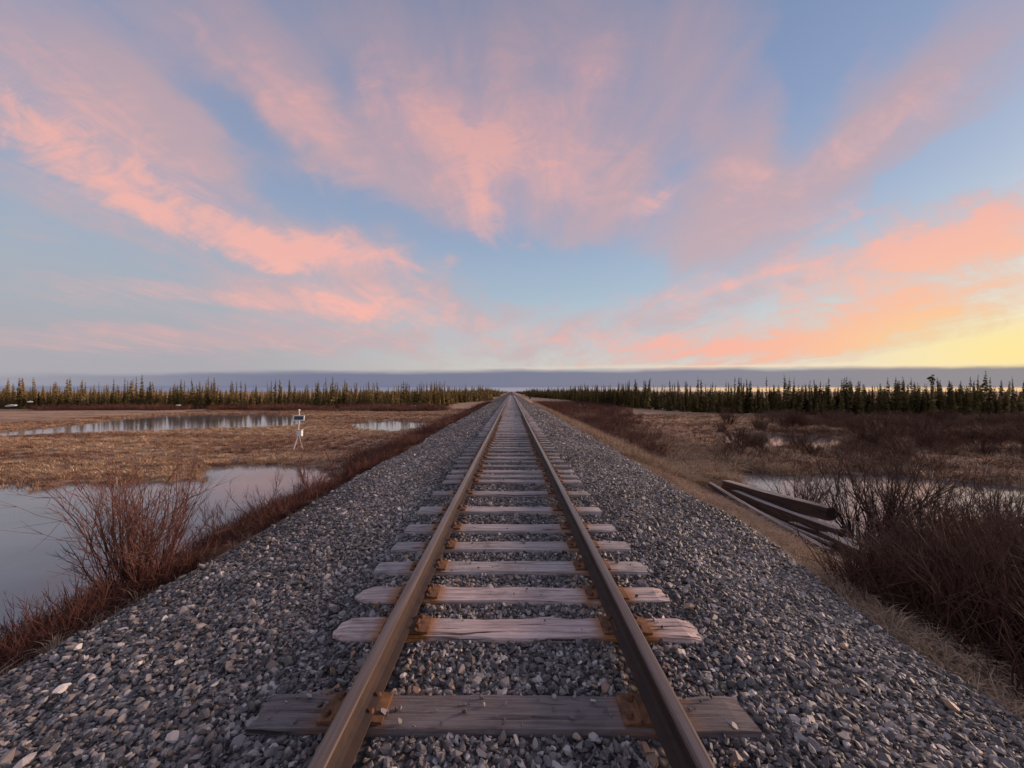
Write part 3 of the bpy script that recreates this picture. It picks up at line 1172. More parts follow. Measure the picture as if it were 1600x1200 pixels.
def row_words(side, x, y):
    if side < 0:
        w = "before the reedy pool" if y < 24 else "beside the reedy pool" if y < 42 else "beyond the reedy pool"
        return "low red brown bush on the pond side bank " + w, "bank scrub " + w
    w = "past the timbers" if y < 25 else "halfway to the trees" if y < 45 else "near the track's vanishing end"
    return "low red brown bush in the timber side scrub " + w, "timber side scrub " + w


def scrub_words(x, y):
    px = VX + (x - CX) / y * F
    w = ("left of the dark pool" if px < 1120 else "around the dark pool" if px < 1310 else "right of the dark pool" if px < 1470 else "by the photo's right edge")
    w += (" close under the spruces" if y > 31 else " towards the pale pond")
    return "brown bare bush in the scrub " + w, "brown scrub " + w


# the row of red scrub that follows the embankment on both sides
rr = np.random.default_rng(77)
n_row = 0
for side, x0, y0, y1, cnt in ((-1, -4.8, 14, 62, 34), (1, 5.6, 16, 85, 52)):
    for k in range(cnt):
        y = y0 + (y1 - y0) * ((k + rr.random()) / cnt) ** 1.35
        x = x0 + rr.normal(0, .35) - 0.2 if side < 0 else x0 + abs(rr.normal(0, 1.5)) * (1 + (y - 16) * .03)
        h = rr.uniform(0.5, 0.95) if side < 0 else rr.uniform(0.55, 1.15)
        shrub("scrub_bush", SH_RED[rr.integers(4)], (x, y, gz(x, y)), rr.uniform(0, 6), (h * 1.25, h * 1.25, h),
              *row_words(side, x, y))

# dark shrubs over the near right pond and below the bank
RIGHT_SHRUBS = [  # x, y, height, open habit, label
    (7.55, 8.3, 1.95, 1, "tall bare shrub rising behind the near ends of the old timbers"),
    (8.35, 8.6, 2.05, 1, "tallest fan of dark stems standing in the pale water past the timbers"),
    (9.2, 8.9, 1.75, 1, "dark stemmed shrub in the pond, right beside the tallest fan"),
    (7.4, 9.9, 1.25, 1, "thin stemmed shrub in the water behind the thick squared beam"),
    (8.2, 10.6, 1.2, 1, "small fan shaped shrub out in the pale pond past the beam"),
    (10.6, 8.6, 1.35, 1, "open shrub against the pale water, midway to the photo's right edge"),
    (11.6, 8.9, 1.4, 1, "open shrub against the pale water at the photo's right edge"),
    (9.0, 7.6, 1.75, 1, "tall open shrub in front of the tallest fan, over the thicket"),
    (8.0, 7.4, 1.6, 1, "tall open shrub directly behind the short timber"),
    (7.3, 6.2, .8, 0, "dense dark shrub crowding the near ends of the timbers"),
    (6.2, 5.2, .8, 0, "dense dark brown shrub at the foot of the bank below the timbers"),
    (6.9, 5.6, 1.0, 0, "dark thicket shrub behind the one at the bank foot"),
    (5.7, 4.6, .95, 0, "dark thicket shrub beside the pale upright stick"),
    (6.8, 4.5, 1.25, 0, "broad dark shrub at the photo's right edge above the straw bank"),
    (5.0, 4.1, .6, 0, "low dark shrub nearest the straw strip of the bank"),
    (8.0, 6.2, .95, 0, "dark shrub at the top of the thicket just below the pale water"),
    (5.4, 3.4, .8, 0, "dark shrub in the bottom corner of the thicket"),
]
for i, (x, y, h, op, lab) in enumerate(RIGHT_SHRUBS):
    shrub("dark_shrub", (SH_OPEN if op else SH_DARK)[i % 3], (x, y, max(gz(x, y), -1.62)), i * 0.9, (h * 1.05, h * 1.05, h), lab)


def thicket_top(y):
    return np.clip(1.625 - 0.315 * y + 1.4, 0.45, 1.6)


for k in range(110):
    x, y = rr.uniform(4.7, 12.5), rr.uniform(2.8, 8.4)
    if x < 4.6 or (y > 4.7 and x < 1.08 * y) or x > y * 1.8:
        continue
    h = float(thicket_top(y)) * rr.uniform(.7, 1.1)
    shrub("thicket_bush", SH_DARK[rr.integers(4)], (x, y, max(gz(x, y), -1.6)), rr.uniform(0, 6), (h * 1.3, h * 1.3, h),
          *(("dark bare bush of the thicket along the straw edge of the bank", "thicket bushes along the straw edge") if x < 5.9 else
            ("dark bare bush crowded by the photo's right edge in the thicket", "thicket bushes by the right edge") if x > y * 1.22 else
            ("dark bare bush in the back of the thicket between timbers and water", "thicket bushes before the water")))
# mid distance scrub to the right, in front of the spruces
for k in range(120):
    y = rr.uniform(17, 42)
    x = rr.uniform(17, 52) * (y / 34)
    if x < 9:
        continue
    if float(pond_sd(np.array([x]), np.array([y]))[0]) > -0.6:
        continue
    h = rr.uniform(0.8, 1.5)
    shrub("willow_bush", SH_DARK[rr.integers(4)], (x, y, gz(x, y)), rr.uniform(0, 6), (h * 1.4, h * 1.4, h),
          *scrub_words(x, y))


# ---- grass and brush nobody could count
def tuft(name, rng, mat, n=22, h=0.30, spread=0.5, w=0.006, r=0.06):
    V, Fc = [], []
    for k in range(n):
        a = rng.uniform(0, 6.283)
        b = np.array([math.cos(a), math.sin(a), 0]) * rng.uniform(0, r)
        d = np.array([math.cos(a), math.sin(a), 0]) * spread * rng.uniform(0.1, 1.3)
        L = h * rng.uniform(0.5, 1.15)
        s = np.array([-math.sin(a), math.cos(a), 0]) * w * rng.uniform(.6, 1.2)
        p0 = b
        p1 = b + d * L * 0.45 + np.array([0, 0, L * 0.62])
        p2 = b + d * L * 1.15 + np.array([0, 0, L * (0.95 - 0.25 * spread)])
        i = len(V)
        V += [tuple(p0 - s), tuple(p0 + s), tuple(p1 - s * .7), tuple(p1 + s * .7), tuple(p2)]
        Fc += [(i, i + 1, i + 3, i + 2), (i + 2, i + 3, i + 4)]
    me = bpy.data.meshes.new(name)
    me.from_pydata(V, [], Fc)
    me.materials.append(mat)
    me.update()
    return bpy.data.objects.new(name, me)


C_STRAW = proto_collection("straw_shapes", [tuft("straw_%d" % i, _g, M_STRAW, 24, 0.28, 1.1, 0.0045, .08) for i in range(5)])
C_SEDGE = proto_collection("sedge_shapes", [tuft("sedge_%d" % i, _g, M_SEDGE, 26, 0.26, 0.9, 0.009, .16) for i in range(5)])
C_REED = proto_collection("reed_shapes", [tuft("reed_%d" % i, _g, M_STRAW, 16, 0.8, 0.30, 0.009, .12) for i in range(4)])


def brush_proto(name, rng, mat):
    T = Tubes(3)
    for k in range(16):
        a = rng.uniform(0, 6.283)
        p0 = (math.cos(a) * rng.uniform(0, .22), math.sin(a) * rng.uniform(0, .22), -.03)
        pts = grow(p0, (math.cos(a) * .35, math.sin(a) * .35, 1), rng.uniform(.25, .55), 4, rng, .12, .04)
        T.add(pts, .0042, .0012)
        for m in range(3):
            i = rng.integers(1, 4)
            T.add(grow(pts[i], pts[i + 1] - pts[i] + rng.normal(0, .06, 3), rng.uniform(.08, .2), 2, rng, .1, .05), .0022, .0009)
    return bpy.data.objects.new(name, T.mesh(name, mat))


C_BRUSH = proto_collection("brush_shapes", [brush_proto("brush_%d" % i, _g, M_TWIGI) for i in range(4)])
C_BRUSHD = proto_collection("dark_brush_shapes", [brush_proto("dbrush_%d" % i, _g, M_TWIGDI) for i in range(4)])


def lay(name, x, y, coll, k, h0, h1, tone0=0.0, tone1=1.0, wide=1.0, lean=0.12, mul=1.0):
    n = len(x)
    z = ground_z(x, y) - 0.01
    rot = np.stack([RNG.normal(0, lean, n), RNG.normal(0, lean, n), RNG.uniform(0, 6.28, n)], 1)
    s = RNG.uniform(h0, h1, n) * mul
    tone = np.clip(RNG.uniform(tone0, tone1, n) + fbm(x * .4, y * .4, 3) * .4 + fbm(x * .09, y * .5 + 31, 4) * 1.5, 0, 1)
    return scatter(name, np.stack([x, y, z], 1), rot, np.stack([s * wide, s * wide, s], 1), tone, RNG.integers(0, k, n), coll)


def region(n, x0, x1, y0, y1, cond=None, ypow=1.0):
    x = RNG.uniform(x0, x1, n)
    y = y0 + (y1 - y0) * RNG.random(n) ** ypow
    if cond is not None:
        m = cond(x, y)
        x, y = x[m], y[m]
    return x, y


dry = lambda x, y: pond_sd(x, y) < -0.12
# straw on both banks
x, y = region(6000, 2.9, 6.2, 0.6, 20, lambda x, y: (x > 3.15 - edge_shift(x, y)) & ((x < 4.5 + (y > 5.5) * .9) | (RNG.random(len(x)) < .15)), 1.3)
lay("straw_grass", x, y, C_STRAW, 5, 0.3, 0.7, .2, 1.0, 1.5)
x, y = region(900, -5.0, -3.5, 0.8, 24, None, 1.3)
lay("straw_grass", x, y, C_STRAW, 5, 0.25, 0.55, .6, 1.0, 1.3)
x, y = region(7000, 3.5, 10.5, 12.5, 60, dry, 1.5)
lay("straw_grass", x, y, C_STRAW, 5, 0.7, 1.4, .1, .75, 1.6)
x, y = region(1500, 4.0, 5.6, 13, 75, None, 1.4)
lay("reed_fringe", x, y, C_REED, 4, 0.35, 0.85, .3, .7)
# sedge meadow
x, y = region(26000, -48, -5.6, 12, 66, lambda x, y: dry(x, y) & (np.abs(x) < y * 1.45 + 6), 1.5)
lay("sedge_meadow", x, y, C_SEDGE, 5, 0.3, 0.75, .0, .6, 1.9)
x, y = region(18000, 7.5, 70, 13, 50, lambda x, y: dry(x, y) & (np.abs(x) < y * 1.9 + 8), 1.5)
lay("sedge_meadow", x, y, C_SEDGE, 5, 0.35, 0.9, .0, .8, 1.9)
x, y = region(700, 8.0, 21, 3, 16, lambda x, y: (pond_sd(x, y) < 0.0))
lay("sedge_meadow", x, y, C_SEDGE, 5, 0.8, 1.5, .2, 1.0, 1.5)
x, y = region(60000, -48, 24, 6, 60, lambda x, y: (pond_sd(x, y) > -.25) & (pond_sd(x, y) < .45) & (np.abs(x) > 6.6) & (RNG.random(len(x)) < .45))
lay("shore_sedge", x, y, C_SEDGE, 5, 0.5, 1.0, .0, .6, 1.2)
# red brush on the pond side bank, dark brush in the thicket
x, y = region(1700, -5.6, -3.78, 0.8, 15, lambda x, y: RNG.random(len(x)) < 0.9, 1.2)
lay("red_brush", x, y, C_BRUSH, 4, 0.45, 0.95, .0, .9, 1.1, .14, np.clip(.75 + 2.6 * fbm(x * .5, y * .55 + 3, 3), .3, 1.15))
x, y = region(2800, -6.6, -3.9, 15, 75, dry, 1.3)
lay("red_brush", x, y, C_BRUSH, 4, 0.6, 1.2, .0, .9, 1.3, .14, np.clip(.75 + 3.0 * fbm(x * .4, y * .35 + 8, 3), .3, 1.7))
x, y = region(4200, -110, -11, 57, 68, lambda x, y: (y > 59 + fbm(x * .12, y * 0, 3) * 8) & (fbm(x * .2, y * .2, 2) + .2 > RNG.random(len(x)) * .4))
lay("red_brush", x, y, C_BRUSH, 4, 1.0, 2.4, .1, 1.0, 2.2)
x, y = region(6800, 3.75, 13.0, 1.6, 9.0, lambda x, y: (x > 3.85 + np.clip(y - 2.5, 0, 2.5) * .15 + fbm(y * 1.2, x * 0, 2) * .5 + np.clip(y - 5.0, 0, 3) * .55) & (pond_sd(x, y) < 0.3) & ~((x < 1.0 * y) & (y > 4.7)))
lay("dark_brush", x, y, C_BRUSHD, 4, 0.5, 1.3, .0, .9, 1.2, 0.12, thicket_top(y) / 1.1)
x, y = region(200, 5.6, 7.2, 5.0, 6.8, lambda x, y: (x > .96 * y))
lay("dark_brush", x, y, C_BRUSHD, 4, 0.25, 0.5, .0, .5, 2.0)
x, y = region(6500, 5.6, 22.0, 16, 100, lambda x, y: dry(x, y) & (x < 6.4 + np.maximum(y - 16, 0) * .20 + fbm(x * .3, y * .25, 3) * 8 + RNG.exponential(1.2, len(x))) & (fbm(x * .45, y * .45, 3) + .18 > RNG.random(len(x)) * .45), 1.2)
lay("red_brush", x, y, C_BRUSH, 4, 0.9, 1.9, .0, .8, 1.4)
x, y = region(13000, 7.5, 74, 14, 50, lambda x, y: dry(x, y) & (x > y * .74 - 1 + fbm(x * .2, y * .3, 3) * 14) & (x < y * 1.5 + 6) & (fbm(x * .25, y * .35, 3) + .22 > RNG.random(len(x)) * .5))
lay("dark_brush", x, y, C_BRUSHD, 4, 0.6, 1.6, .2, 1.0, 1.8)


# ------------------------------------------------------------------ spruces
def spruce_meshes(rng, h=1.0, rad=0.10, needle=None, sparse=1.0, club=False):
    """unit-height spruce: tapered trunk, short drooping boughs in whorls"""
    T = Tubes(5)
    lean = rng.normal(0, .012, 2)
    ax = lambda f: np.array([lean[0] * math.sin(f * 3), lean[1] * math.sin(f * 2.3), f])
    T.add([ax(f) for f in np.linspace(-.01, 1.0, 8)], .012, .0016)
    V, Fc = [], []
    n_wh = 44
    for i in range(n_wh):
        f = 0.05 + 0.93 * (i + rng.random()) / n_wh
        rr_ = rad * (1.0 - f) ** 0.75 * rng.uniform(.65, 1.25) + 0.012
        if club:
            rr_ = rad * (0.35 + 0.65 * math.exp(-((f - .88) / .09) ** 2)) * rng.uniform(.6, 1.2)
        nb = max(3, int(rng.integers(4, 8) * sparse))
        for k in range(nb):
            a = rng.uniform(0, 6.283)
            L = rr_ * rng.uniform(.6, 1.2)
            o = ax(f)
            out = np.array([math.cos(a), math.sin(a), 0])
            sd = np.array([-math.sin(a), math.cos(a), 0])
            droop = rng.uniform(-.55, .1)
            w = L * rng.uniform(.22, .42)
            for m in range(2):
                tip = o + out * L + np.array([0, 0, droop * L + rng.normal(0, .004)])
                mid = o + out * L * .55 + np.array([0, 0, droop * L * .3])
                j = len(V)
                tw = rng.normal(0, .5)
                s2 = sd * math.cos(tw) + np.array([0, 0, 1]) * math.sin(tw)
                V += [tuple(o), tuple(mid + s2 * w), tuple(tip), tuple(mid - s2 * w - np.array([0, 0, w * .5]))]
                Fc += [(j, j + 1, j + 2), (j, j + 2, j + 3)]
                a += .5
                out = np.array([math.cos(a), math.sin(a), 0])
                sd = np.array([-math.sin(a), math.cos(a), 0])
                L *= .8
    me = bpy.data.meshes.new("crown")
    me.from_pydata(V, [], Fc)
    me.materials.append(needle)
    me.update()
    return T.mesh("trunk", M_BARK), me


_t = np.random.default_rng(9)
SP = [spruce_meshes(_t, 1, r, M_NEEDLE, s) for r, s in ((.095, 1), (.115, 1), (.08, .9), (.13, 1.1), (.07, .8), (.10, 1))]
SP_CLUB = spruce_meshes(_t, 1, .11, M_NEEDLE, 1.2, True)
FP = []
for r, s in ((.13, 1), (.15, 1.1), (.11, .9), (.17, 1.2)):
    tr, cr = spruce_meshes(_t, 1, r, M_NEEDLEI, s)
    bm = bmesh.new()
    bm.from_mesh(tr)
    bm.from_mesh(cr)
    me = bpy.data.meshes.new("forest_spruce")
    bm.to_mesh(me)
    bm.free()
    me.materials.append(M_NEEDLEI)
    FP.append(me)
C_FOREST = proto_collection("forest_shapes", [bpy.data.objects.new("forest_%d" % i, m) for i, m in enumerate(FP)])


def spruce(x, y, h, label, group, mesh=None, fat=1.0):
    e = empty("spruce_tree", (x, y, gz(x, y) - .03), (0, 0, random.uniform(0, 6.28)), (h * fat, h * fat, h))
    tag(e, label, "tree", group)
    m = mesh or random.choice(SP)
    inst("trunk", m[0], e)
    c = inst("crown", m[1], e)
    c.color = (random.uniform(.35, 1.0) if x < 0 else random.uniform(0, .5), 0, 0, 1)  # sunlit left and backlit right stands painted into the crown tone
    return e


# single tall spires that stand out above the tree line: pixel column, top row, distance, what sets it apart
SPIRES = [
    (52, 588, 68, "spire standing above the white patches at the far left of the tree line"),
    (110, 588, 68, "lone narrow spire, second tall one from the photo's left edge"),
    (178, 590, 70, "narrow spire just before the close group of four above the long pond"),
    (195, 589, 69, "first tall spire of the close group above the long pond"),
    (213, 587, 68, "second tall spire of the close group above the long pond"),
    (222, 584, 67, "tallest spire of the close group above the long pond"),
    (312, 593, 69, "shorter spire beside the paired tall ones left of the post"),
    (325, 587, 67, "thick tall spire of the pair left of the solar panel post"),
    (334, 588, 68, "thin tall spire of the pair left of the solar panel post"),
    (424, 593, 68, "slim spire nearly above the solar panel post"),
    (453, 592, 70, "dense short topped spire above the solar panel post"),
    (509, 588, 67, "thin tall spire right of the solar panel post"),
    (519, 587, 67, "tall dark spire, second right of the solar panel post"),
    (541, 596, 68, "low spire right after the two tall ones past the post"),
    (627, 597, 74, "twin like spire over the small white patch"),
    (700, 601, 95, "small spire close to where the tree line meets the track"),
    (828, 604, 150, "tiny spire nearest the track on the sunset side"),
    (1016, 600, 70, "slim spire over the red scrub on the sunset side"),
    (1034, 600, 68, "thin spire beside the slim one over the red scrub"),
    (1060, 595, 62, "solid spire over the start of the pool on the sunset side"),
    (1148, 587, 52, "first of the two close tall spires above the dark pool"),
    (1158, 588, 52, "second of the two close tall spires above the dark pool"),
    (1173, 593, 53, "shorter spire between the tall ones above the dark pool"),
    (1198, 587, 50, "tall straight spire above the middle of the dark pool"),
    (1320, 588, 47, "lone thin spire against the bright slit of sky"),
    (1387, 588, 47, "stout spire before the bushy topped tree"),
    (1400, 587, 47, "narrow spire before the bushy topped tree"),
    (1424, 589, 46, "leaning spire just left of the bushy topped tree"),
    (1455, 584, 45, "tree with a broad bushy top, darkest against the sunset"),
    (1469, 592, 46, "spire tucked beside the bushy topped tree"),
    (1522, 592, 45, "medium spire two past the bushy topped tree"),
    (1547, 588, 44, "tall spire near the photo's right edge"),
    (1582, 594, 44, "last tall spire at the photo's right edge"),
]
for (px, top, d, lab) in SPIRES:
    x, _, zt = at_depth(px, top, d)
    z0 = gz(x, d)
    h = zt - z0
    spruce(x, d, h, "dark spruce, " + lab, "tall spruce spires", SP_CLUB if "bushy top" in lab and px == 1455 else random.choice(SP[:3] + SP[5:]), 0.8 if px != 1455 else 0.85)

# the front rows: one object per tree
LF = np.array([(-150, 62), (-87, 64), (-40, 66), (-16, 68), (-12.5, 78), (-10.5, 105), (-9.5, 150), (-9, 260)], float)
RF = np.array([(120, 38), (57, 43), (39, 46), (27, 51), (22.5, 65), (20, 90), (17, 120), (13.5, 170), (10, 280)], float)


def along(line, t):
    seg = np.hypot(*np.diff(line, axis=0).T)
    c = np.concatenate([[0], np.cumsum(seg)])
    s = t * c[-1]
    return np.array([np.interp(s, c, line[:, 0]), np.interp(s, c, line[:, 1])])


SECTIONS = [(100, "around the white patches at the photo's left edge"), (260, "above the narrow left end of the long pond"), (420, "above the wide end of the long pond"),
            (560, "behind the solar panel post"), (680, "above the small reedy pool"), (799, "dwindling towards the track from the pond side"),
            (900, "dwindling towards the track on the sunset side"), (1050, "above the red scrub on the sunset side"), (1200, "above the start of the dark pool"),
            (1350, "above the far end of the dark pool"), (1480, "under the bushy topped tree"), (9999, "in the last stretch before the photo's right edge")]


def front_rows():
    made = 0
    for line, side, n, tmax in ((LF, -1, 130, None), (RF, 1, 130, None)):
        # even spacing in the picture rather than in the plan
        cand = []
        for k in range(4000):
            p = along(line, random.random())
            px = VX + (p[0] - CX) / p[1] * F
            if 0 < px < 1600:
                cand.append((px, p))
        cand.sort(key=lambda c: c[0])
        lo, hi = cand[0][0], cand[-1][0]
        for k in range(n):
            want = lo + (hi - lo) * (k + random.random()) / n
            px, p = min(cand, key=lambda c: abs(c[0] - want))
            depth = abs(random.gauss(0, 3.0)) + 7 * float(fbm(p[0] * .08, p[1] * .03, 2))
            x = p[0] + (side * depth * .6 if p[1] > 72 else random.uniform(-.6, .6))
            y = p[1] + depth
            near = 1.0
            h = random.choice((2.4, 3.0, 3.4, 3.8, 4.6)) * random.uniform(.85, 1.12) if side < 0 else random.choice((2.2, 2.8, 3.3, 3.8, 4.6)) * random.uniform(.85, 1.1)
            if y > 110:
                h *= 0.95
            where = next(w for lim, w in SECTIONS if px < lim)
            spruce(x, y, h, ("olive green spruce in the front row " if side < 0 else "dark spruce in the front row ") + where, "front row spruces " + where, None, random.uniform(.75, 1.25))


front_rows()


def forest():
    P = []
    rg = np.random.default_rng(31)
    for line, side in ((LF, -1), (RF, 1)):
        n = 6500
        for k in range(n):
            t = rg.random()
            p = along(line, t ** 0.9)
            depth = 0.8 + rg.exponential(11) + 9 * fbm(p[0] * .08, p[1] * .03, 2)
            if p[1] > 74:
                x, y = p[0] + side * depth, p[1] + rg.uniform(-3, 3)
            else:
                x, y = p[0] + rg.uniform(-1, 1), p[1] + depth
            P.append((x, y))
    for k in range(1600):       # far on, both sides of the line
        y = 180 + 900 * rg.random() ** 1.4
        s = rg.choice((-1, 1))
        P.append((s * (9.5 + rg.exponential(20)), y))
    P = np.array(P)
    gap = fbm(P[:, 0] * .16 + 3, P[:, 1] * .05, 3) + .30 > rg.random(len(P)) * .42
    P = P[gap]
    x, y = P[:, 0], P[:, 1]
    n = len(x)
    clump = fbm(x * .07 + 5, y * .07, 3)
    h = rg.uniform(1.7, 3.7, n) * (1 + clump * .7)
    tall = rg.random(n) < 0.09
    h = np.where(tall, rg.uniform(3.8, 5.6, n), h)
    wide = rg.uniform(.7, 1.25, n) * np.where(tall, .7, 1.0)
    scl = np.stack([h * wide, h * wide, h], 1)
    z = ground_z(x, y) - .05
    rot = np.stack([rg.normal(0, .045, n), rg.normal(0, .045, n), rg.uniform(0, 6.28, n)], 1)
    tone = np.clip(rg.beta(2, 2, n) + fbm(x * .1, y * .1, 2) * .6 + np.where(x < 0, .28, -.15), 0, 1)  # tone raised on the left as sunlit, lowered on the right as backlit
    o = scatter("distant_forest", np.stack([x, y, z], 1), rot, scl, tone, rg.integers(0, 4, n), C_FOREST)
    # a low shadowy understorey shuts the view through the trunks
    return o


forest()

# ------------------------------------------------------------------ old timbers below the bank
def timber(p0, p1, w, hgt, label, seed, round_=False):
    rg = np.random.default_rng(seed)
    p0, p1 = Vector(p0), Vector(p1)
    L = (p1 - p0).length
    n = 22
    k = 12
    V, Fc = [], []
    for i in range(n):
        s = i / (n - 1) * L
        sag = -0.05 * math.sin(math.pi * i / (n - 1)) * (L / 6)
        for j in range(k):
            a = 2 * math.pi * (j + .5) / k
            c, sn = math.cos(a), math.sin(a)
            if not round_:
                m = max(abs(c), abs(sn)) ** 0.82
                c, sn = c / m, sn / m
            e = 1 + 0.10 * float(fbm(s * 1.1 + seed, j * .9, 3)) * 2
            if i in (0, n - 1):
                e *= .93
            V.append((c * w / 2 * e, s + (rg.random() - .5) * .10 * (i in (0, n - 1)), sn * hgt / 2 * e + sag))
    for i in range(n - 1):
        for j in range(k):
            a, b = i * k + j, i * k + (j + 1) % k
            Fc.append((a, b, b + k, a + k))
    Fc.append(tuple(reversed(range(k))))
    Fc.append(tuple(range((n - 1) * k, n * k)))
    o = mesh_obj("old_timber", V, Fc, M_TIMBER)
    d = (p1 - p0).normalized()
    o.rotation_euler = d.to_track_quat("Y", "Z").to_euler()
    o.location = p0
    tag(o, label, "timber", "old timbers below the bank")
    return o


AD = at_depth
TIMBERS = [
    (AD(1110, 757, 11.3), AD(1296, 864, 6.5), .16, .16, "pale topped pole lying across the front of the timber pile", True),
    (AD(1134, 758, 11.4), AD(1299, 803, 8.3), .26, .31, "thick squared beam at the back of the pile with a light top edge", False),
    (AD(1148, 771, 10.8), AD(1312, 834, 7.4), .19, .20, "weathered squared timber in the middle of the pile", False),
    (AD(1176, 797, 9.6), AD(1300, 852, 7.1), .12, .12, "thin dark pole in the gap behind the front pole", True),
    (AD(1122, 782, 10.0), AD(1196, 818, 8.3), .17, .16, "half buried dark timber under the front pole", False),
    (AD(1288, 838, 7.5), AD(1358, 872, 6.4), .20, .20, "short timber at the near end of the pile pointing into the thicket", False),
    (AD(1212, 838, 7.7), AD(1336, 886, 6.2), .15, .15, "slim weathered pole just behind the front pole's near end", True),
    (AD(1238, 822, 8.4), AD(1364, 862, 7.0), .19, .20, "squared timber slanting under the thick beam towards the shrubs", False),
    (AD(1290, 872, 6.6), AD(1352, 898, 5.8), .2, .2, "dark lowest timber reaching farthest into the thicket", False),
]
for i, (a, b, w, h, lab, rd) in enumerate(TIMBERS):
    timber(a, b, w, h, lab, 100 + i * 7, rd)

# ------------------------------------------------------------------ solar monitoring post on the meadow
def monitor_post():
    d = 19.7
    bx, _, _ = at_depth(460, 706, d)
    bz = gz(bx, d)
    r = empty("monitoring_post", (bx, d, bz))
    tag(r, "white solar panel and box on a leaning post in the marsh meadow", "monitoring post")
    k = d / F

    def P(px, py, dy=0.0):
        return ((px - 460) * k, dy, CZ - (py - VY) * k - bz)

    def tube(nm, pts, r0, r1, mat):
        T = Tubes(8)
        T.add(pts, r0, r1)
        return inst(nm, T.mesh(nm, mat), r)
    tube("post", [P(456.5, 709), P(460.5, 696), P(464.5, 684), P(466.3, 668), P(467.2, 658)], .040, .032, M_POST)
    tube("brace", [P(471, 708, .25), P(469, 694, .10), P(467, 680)], .016, .016, M_POST)
    tube("mast", [P(467.2, 660), P(467.2, 650, .03), P(467.0, 641, .03)], .024, .020, M_WHITE)
    bm = bmesh.new()
    bmesh.ops.create_uvsphere(bm, u_segments=10, v_segments=8, radius=.055)
    me = bpy.data.meshes.new("sensor_head")
    bm.to_mesh(me)
    bm.free()
    me.materials.append(M_WHITE)
    inst("sensor_head", me, r, P(467.0, 641, .03))
    pw, ph = 17.5 * k, 8.6 * k
    pc = P(468.2, 653, -.08)
    tilt = math.radians(-14)
    fr = empty_part("solar_panel", r, pc, (tilt, 0, 0), box_mesh("solar_panel", pw - .07, .022, ph - .07, M_PANEL, .003, False))
    for sx in (-1, 1):
        inst("panel_frame", box_mesh("panel_frame", .05, .04, ph, M_WHITE, .004, False), fr, (sx * (pw / 2 - .025), 0, 0))
    for sz in (-1, 1):
        inst("panel_frame", box_mesh("panel_frame", pw - .1, .04, .045, M_WHITE, .004, False), fr, (0, 0, sz * (ph / 2 - .023)))
    b = inst("equipment_box", box_mesh("equipment_box", 7.4 * k, .16, 9.4 * k, M_WHITE, .012, False), r, P(470.2, 676.5, -.10))
    inst("box_hood", box_mesh("box_hood", 9.5 * k, .20, .03, M_POST, .006, False), b, (0, -.01, 5.1 * k))
    return r


def empty_part(name, parent, loc, rot, me):
    return inst(name, me, parent, loc, rot)


monitor_post()

# ------------------------------------------------------------------ small things
def snow_patch(px, py, d, w, h, dep, roll, label):
    x, _, z = at_depth(px, py, d)
    bm = bmesh.new()
    bmesh.ops.create_icosphere(bm, subdivisions=3, radius=1.0)
    for v in bm.verts:
        n = 1 + 0.5 * float(fbm(v.co.x * 2 + px, v.co.y * 2 + v.co.z, 3))
        v.co = Vector((v.co.x * w / 2 * n, v.co.y * dep / 2 * n, max(v.co.z, -.6) * h / 2 * n))
    me = bpy.data.meshes.new("snow_patch")
    bm.to_mesh(me)
    bm.free()
    me.materials.append(M_SNOW)
    o = inst("snow_patch", me, None, (x, y_ := d, z), (0, roll, 0))
    tag(o, label, "snow")
    return o


snow_patch(18, 634, 61, 1.75, .42, .8, -.10, "long white patch low in the trees at the photo's left edge")
snow_patch(47, 628, 62, .75, .30, .6, -.08, "short white patch a little higher, right of the long one")
snow_patch(278, 633.5, 62, .70, .26, .6, -.05, "tiny white patch at the tree foot above the long pond")
snow_patch(645, 635, 66, 1.1, .42, .7, -.12, "upper white patch at the tree foot near the reedy pool")
snow_patch(650, 640, 65, .85, .36, .6, .10, "lower white patch at the tree foot near the reedy pool")

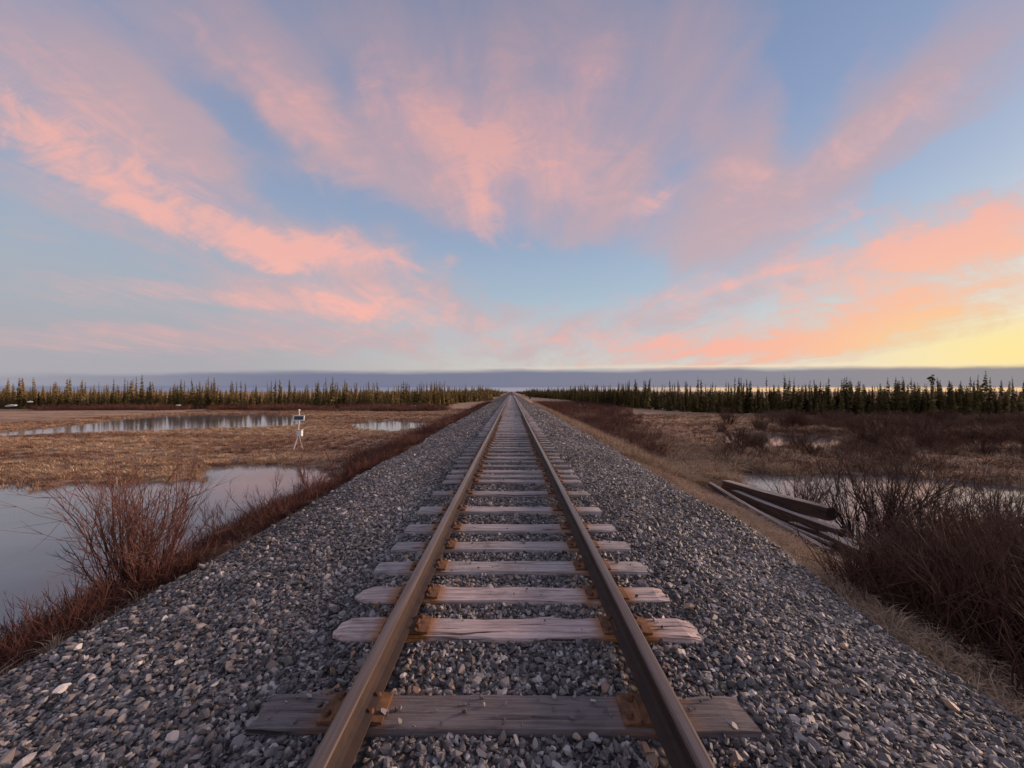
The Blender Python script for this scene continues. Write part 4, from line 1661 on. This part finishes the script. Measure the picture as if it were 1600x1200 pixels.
PALE_STONES = [
    (1078, 947, .085, .97, .98, "pale orange stone on the ballast beside the rounded tie"),
    (98, 1076, .080, 1.0, .5, "white stone in the lower corner of the pond side ballast"),
    (217, 1036, .060, .98, .5, "white stone midway down the pond side ballast"),
    (298, 948, .065, 1.0, .5, "bright white stone near the top edge of the pond side ballast"),
    (337, 1068, .055, .96, .5, "small pale stone nearer the rail on the pond side ballast"),
    (120, 1012, .080, .97, .5, "flat pale stone at the ballast edge under the red brush"),
    (1319, 1009, .075, .95, 1.0, "tan stone out on the timber side ballast"),
    (1484, 1102, .085, .95, .99, "tan stone at the bottom of the timber side ballast"),
    (1276, 902, .075, .96, .98, "light stone where ballast meets straw below the timbers"),
    (1147, 828, .080, .98, .96, "light stone at the ballast edge by the far end of the timbers"),
    (1010, 1168, .055, .90, 1.0, "reddish stone just outside the rail in front of the nearest tie"),
    (902, 1152, .050, .95, .97, "small cream stone between the rails in front of the nearest tie"),
    (631, 1055, .048, .99, .6, "cream stone inside the rail just behind the nearest tie"),
]
for i, (px, py, s, tn, hu, lab) in enumerate(PALE_STONES):
    z = -.15
    for _ in range(15):
        x, d, _z = unproj(px, py, z)
        z = .5 * z + .5 * (float(ballast_z(np.array([x]), np.array([d]))[0]) + s * .35)
    o = inst("loose_stone", STONES1[i % 6], None, (x, d, z), (0.2, 0.1, i * 1.1), (s * 1.15, s, s))
    o.color = (tn, hu, 0, 1)
    tag(o, lab, "stone")


def dead_stick(pxs, d, label, r=.012):
    base = at_depth(pxs[0][0], pxs[0][1], d)
    e = empty("dead_stick", base)
    tag(e, label, "stick")
    T = Tubes(5)
    pts = [np.array(at_depth(a, b, d)) - np.array(base) for a, b in pxs]
    pts = [p + np.array([0, .03 * math.sin(i * 2.1), 0]) for i, p in enumerate(pts)]
    T.add(pts, r, r * .5)
    inst("stick", T.mesh("stick", M_STICK), e)
    T = Tubes(4)
    m = pts[len(pts) // 2]
    T.add([m, m + np.array([.12, .05, .05]), m + np.array([.26, .02, .12])], r * .6, r * .3)
    inst("side_branch", T.mesh("side_branch", M_STICK), e)
    return e


dead_stick([(1424, 968), (1426, 950), (1424, 925), (1421, 905)], 5.0, "pale upright dead stick in front of the dark thicket")
dead_stick([(1424, 968), (1440, 958), (1462, 951)], 4.9, "pale forked twig lying at the foot of the upright stick", .009)
dead_stick([(1572, 1002), (1588, 1015), (1602, 1030)], 4.2, "pale broken branch at the photo's right edge by the straw bank", .014)
